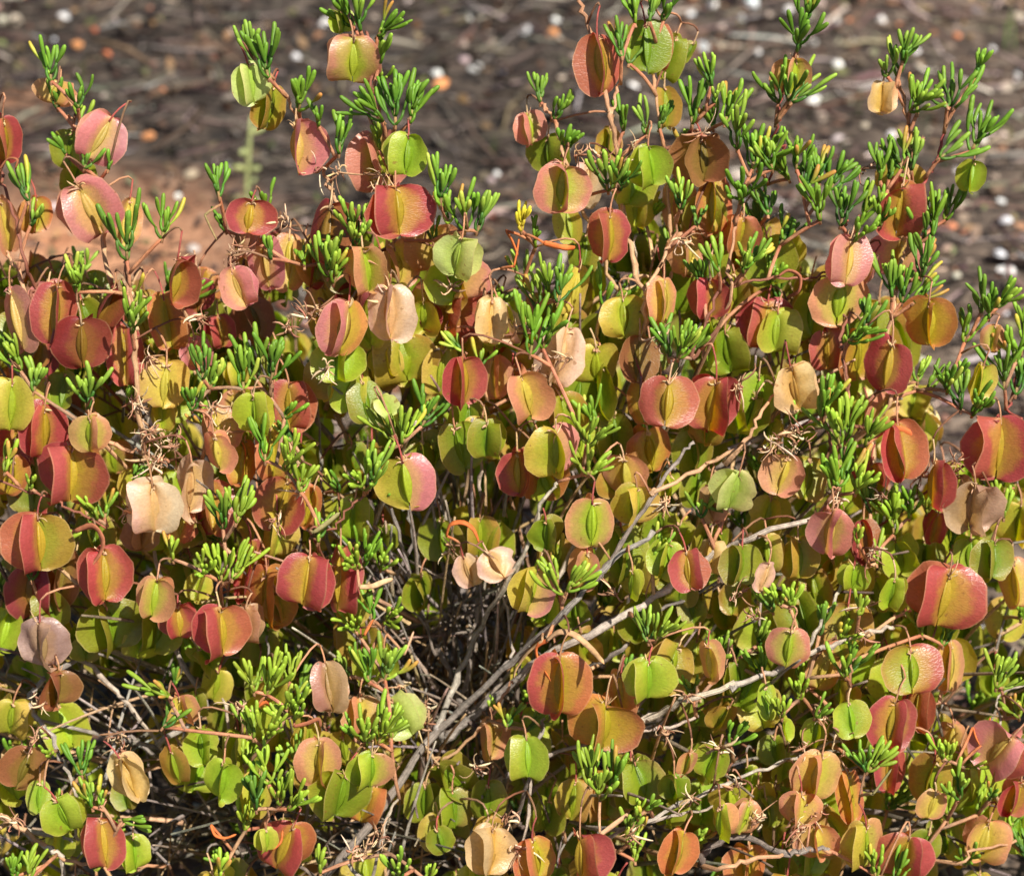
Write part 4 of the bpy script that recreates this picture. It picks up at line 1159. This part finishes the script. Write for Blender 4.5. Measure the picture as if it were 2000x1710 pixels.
mbI = MB(); mbL = MB()
r4 = random.Random(123)
cnt = 0
while cnt < 1700:
    px = r4.uniform(-350, 2350); py = r4.uniform(340, 1950)
    if py < sil(px) + 25:
        continue
    dep = .022 + .28 * r4.random() ** 1.35
    if py < sil(px) + 200:
        dep = min(dep, .08)
    gp = gap(px, py)
    if r4.random() < gp:
        continue
    p = at(px, py, front(px, py) + dep)
    if p.z < .035:
        continue
    W = r4.uniform(.013, .026); H = W * r4.uniform(.85, 1.05)
    redness = max(0, min(1, .6 - (py - 500) / 1300 - dep * 1.8 - (.2 if 600 < px < 1700 else 0)))
    pal = r4.choice('ROOSsyoBo') if r4.random() < redness else r4.choice('ggygGyoxog')  # dull green and olive picks also carry the interior's shade in their colour
    b, wings, tp = fruit_pieces(r4, W, H, pal, r4.uniform(-45, 45))
    M = fruit_matrix(r4, p, r4.gauss(0, 10))
    mbI.join(b, INV @ M)
    for wg in wings:
        mbI.join(wg, INV @ M)
    t = M @ tp
    if cnt % 2 == 0:
        j = nearest(t, .8)
        a = Vector(nodes[j])
        c = r4.choice([lin((140, 110, 84)), GREYB, lin((120, 84, 62))])
        pts = twig_between(twig_stuff, a, t, .00065, .00045, jit(c, .15, r4), jit(c, .15, r4), r4, sides=5, hang=True)
        add_nodes(pts, .0007)
    cnt += 1
mbI.build('inner_fruits', FRUIT_MATS, shrub, kind='stuff')
cnt = 0
while cnt < 230:
    px = r4.uniform(-350, 2350); py = r4.uniform(340, 1900)
    if py < sil(px) + 10 or r4.random() < gap(px, py) ** .6:
        continue
    p = at(px, py, front(px, py) + .012 + .12 * r4.random() ** 1.5)
    if p.z < .03:
        continue
    stem, leaves = sprig_pieces(r4, r4.uniform(.012, .02), r4.randint(1, 3))
    for lf in leaves:
        stem.join(lf, Matrix.Identity(4))
    mbL.join(stem, INV @ sprig_matrix(p, r4.gauss(0, 22), r4))
    a = Vector(nodes[nearest(p, 1.0)])
    pts = twig_between(twig_stuff, a, p, .001, .0008, jit(TAN, .2, r4), jit(PEACH, .2, r4), r4, sides=5)
    cnt += 1
mbL.build('inner_sprigs', SPRIG_MATS, shrub, kind='stuff')

# fine bare twigs filling the heart of the shrub
mbB = MB()
for i in range(420):
    px = r4.uniform(-200, 2200); py = r4.uniform(700, 1700)
    if py < sil(px) + 150:
        continue
    p = at(px, py, front(px, py) + r4.uniform(.03, .14))
    if p.z < .02:
        continue
    d = (p - ROOT).normalized() + Vector((r4.gauss(0, .5), r4.gauss(0, .4), r4.gauss(.1, .4)))
    d.normalize()
    l = r4.uniform(.02, .075)
    e = p + d * l
    ex, ey = project(e)
    if ey < sil(ex) + 40:
        continue
    c = jit(r4.choice([GREYB, SLATE, DARKB, TAN, lin((150, 130, 112))]), .2, r4)
    twig_between(mbB, p - d * l * .6, e, r4.uniform(.0006, .0017), .0005, c, jit(c, .2, r4), r4, sides=5)
for cx, cy, sx, sy, n in ((860, 1320, 150, 180, 150), (760, 1640, 170, 80, 90), (230, 1400, 120, 100, 45), (350, 1620, 100, 60, 40), (1000, 1280, 120, 120, 60), (700, 1100, 80, 140, 40)):
    for i in range(n):
        px = r4.gauss(cx, sx * .6); py = r4.gauss(cy, sy * .6)
        p = at(px, py, front(px, py) + r4.uniform(.03, .12))
        if p.z < .004:
            p.z = r4.uniform(.004, .02)
        d = (p - ROOT).normalized() * .8 + Vector((r4.gauss(0, .6), r4.gauss(0, .5), r4.gauss(0.1, .5)))
        d.normalize()
        l = r4.uniform(.01, .05)
        c = jit(r4.choice([GREYB, SLATE, DARKB, TAN, lin((176, 160, 140))]), .2, r4)
        twig_between(mbB, p - d * l, p + d * l, r4.uniform(.0004, .0013), .0004, c, jit(c, .2, r4), r4, sides=5)
for i in range(150):
    px = r4.gauss(880, 150); py = r4.uniform(900, 1560)
    p = at(px, py, front(px, py) + r4.uniform(.022, .1))
    d = (p - ROOT).normalized() + Vector((r4.gauss(0, .18), r4.gauss(0, .2), r4.gauss(0, .2)))
    d.normalize()
    l = r4.uniform(.02, .06)
    c = jit(r4.choice([GREYB, SLATE, SLATE, TAN, lin((186, 170, 150))]), .2, r4)
    twig_between(mbB, p - d * l, p + d * l, r4.uniform(.0005, .0014), .0005, c, jit(c, .2, r4), r4, sides=5, sag=.08)
mbB.build('bare_twiglets', [M_BARK], shrub, kind='stuff')
twig_stuff.build('fruit_twigs', [M_STEM], shrub, kind='stuff')

# 5. withered leaves
for line in WITHER.split('\n'):
    parts = line.split('|')
    k, w0 = parts[0].split()
    P = []
    for q in parts[1:]:
        px, py, dz = [float(x) for x in q.split()]
        P.append(at(px, py, front(px, py) - .004 + dz * .01))
    pts = catmull(P, 4)
    n = len(pts)
    wr = float(w0) * PX * FOC / 2
    rad = [wr * (.25 + .75 * math.sin(math.pi * min(1, (i / (n - 1)) * .75 + .18)) ** .6) * (.1 if i == n - 1 else 1) * br.uniform(.9, 1.1) for i in range(n)]
    mb = MB()
    c = lin(WCOL[k])
    tube(mb, [p - ROOT for p in pts], rad, 7, 0, jit(c, .1), jit(c, .25), flat=.45)
    mb.build('withered_leaf', [M_DRY], shrub)
    a = Vector(nodes[nearest(P[0], .2)])
    # its foot is fixed to the closest twig
    mb2 = MB()
    twig_between(mb2, a, P[0], .0007, .0006, PEACH, c, br)
    mb2.build('twig', [M_STEM], shrub)

# 6. tangles of dried flower remains
for e in split(KNOTS):
    px, py, s = [float(x) for x in e]
    p = at(px, py, front(px, py) + r4.uniform(0, .008)) - ROOT
    sz = s * PX * FOC * .5
    mb = MB()
    for i in range(int(5 + s * .4)):
        a = p + Vector((r4.gauss(0, 1), r4.gauss(0, .6), r4.gauss(0, 1))) * sz * .42
        d = Vector((r4.gauss(0, 1), r4.gauss(0, 1), r4.gauss(0, 1))).normalized()
        l = r4.uniform(.002, .0055)
        m = a + d * l + Vector((r4.gauss(0, 1), r4.gauss(0, 1), r4.gauss(0, 1))) * l * .5
        e2 = m + Vector((r4.gauss(0, 1), r4.gauss(0, 1), r4.gauss(0, 1))).normalized() * l * .9
        rr = r4.uniform(.0002, .0006)
        c = jit(lin(r4.choice([(214, 180, 142), (190, 148, 114), (150, 110, 84), (226, 200, 168), (170, 120, 96)])), .2, r4)
        tube(mb, bez(a, m, e2, 4), [rr, rr * 1.3, rr * 1.4, rr, rr * .4], 4, 0, c, flat=.5)
    mb.build('dried_flowers', [M_DRY], shrub, kind='stuff')
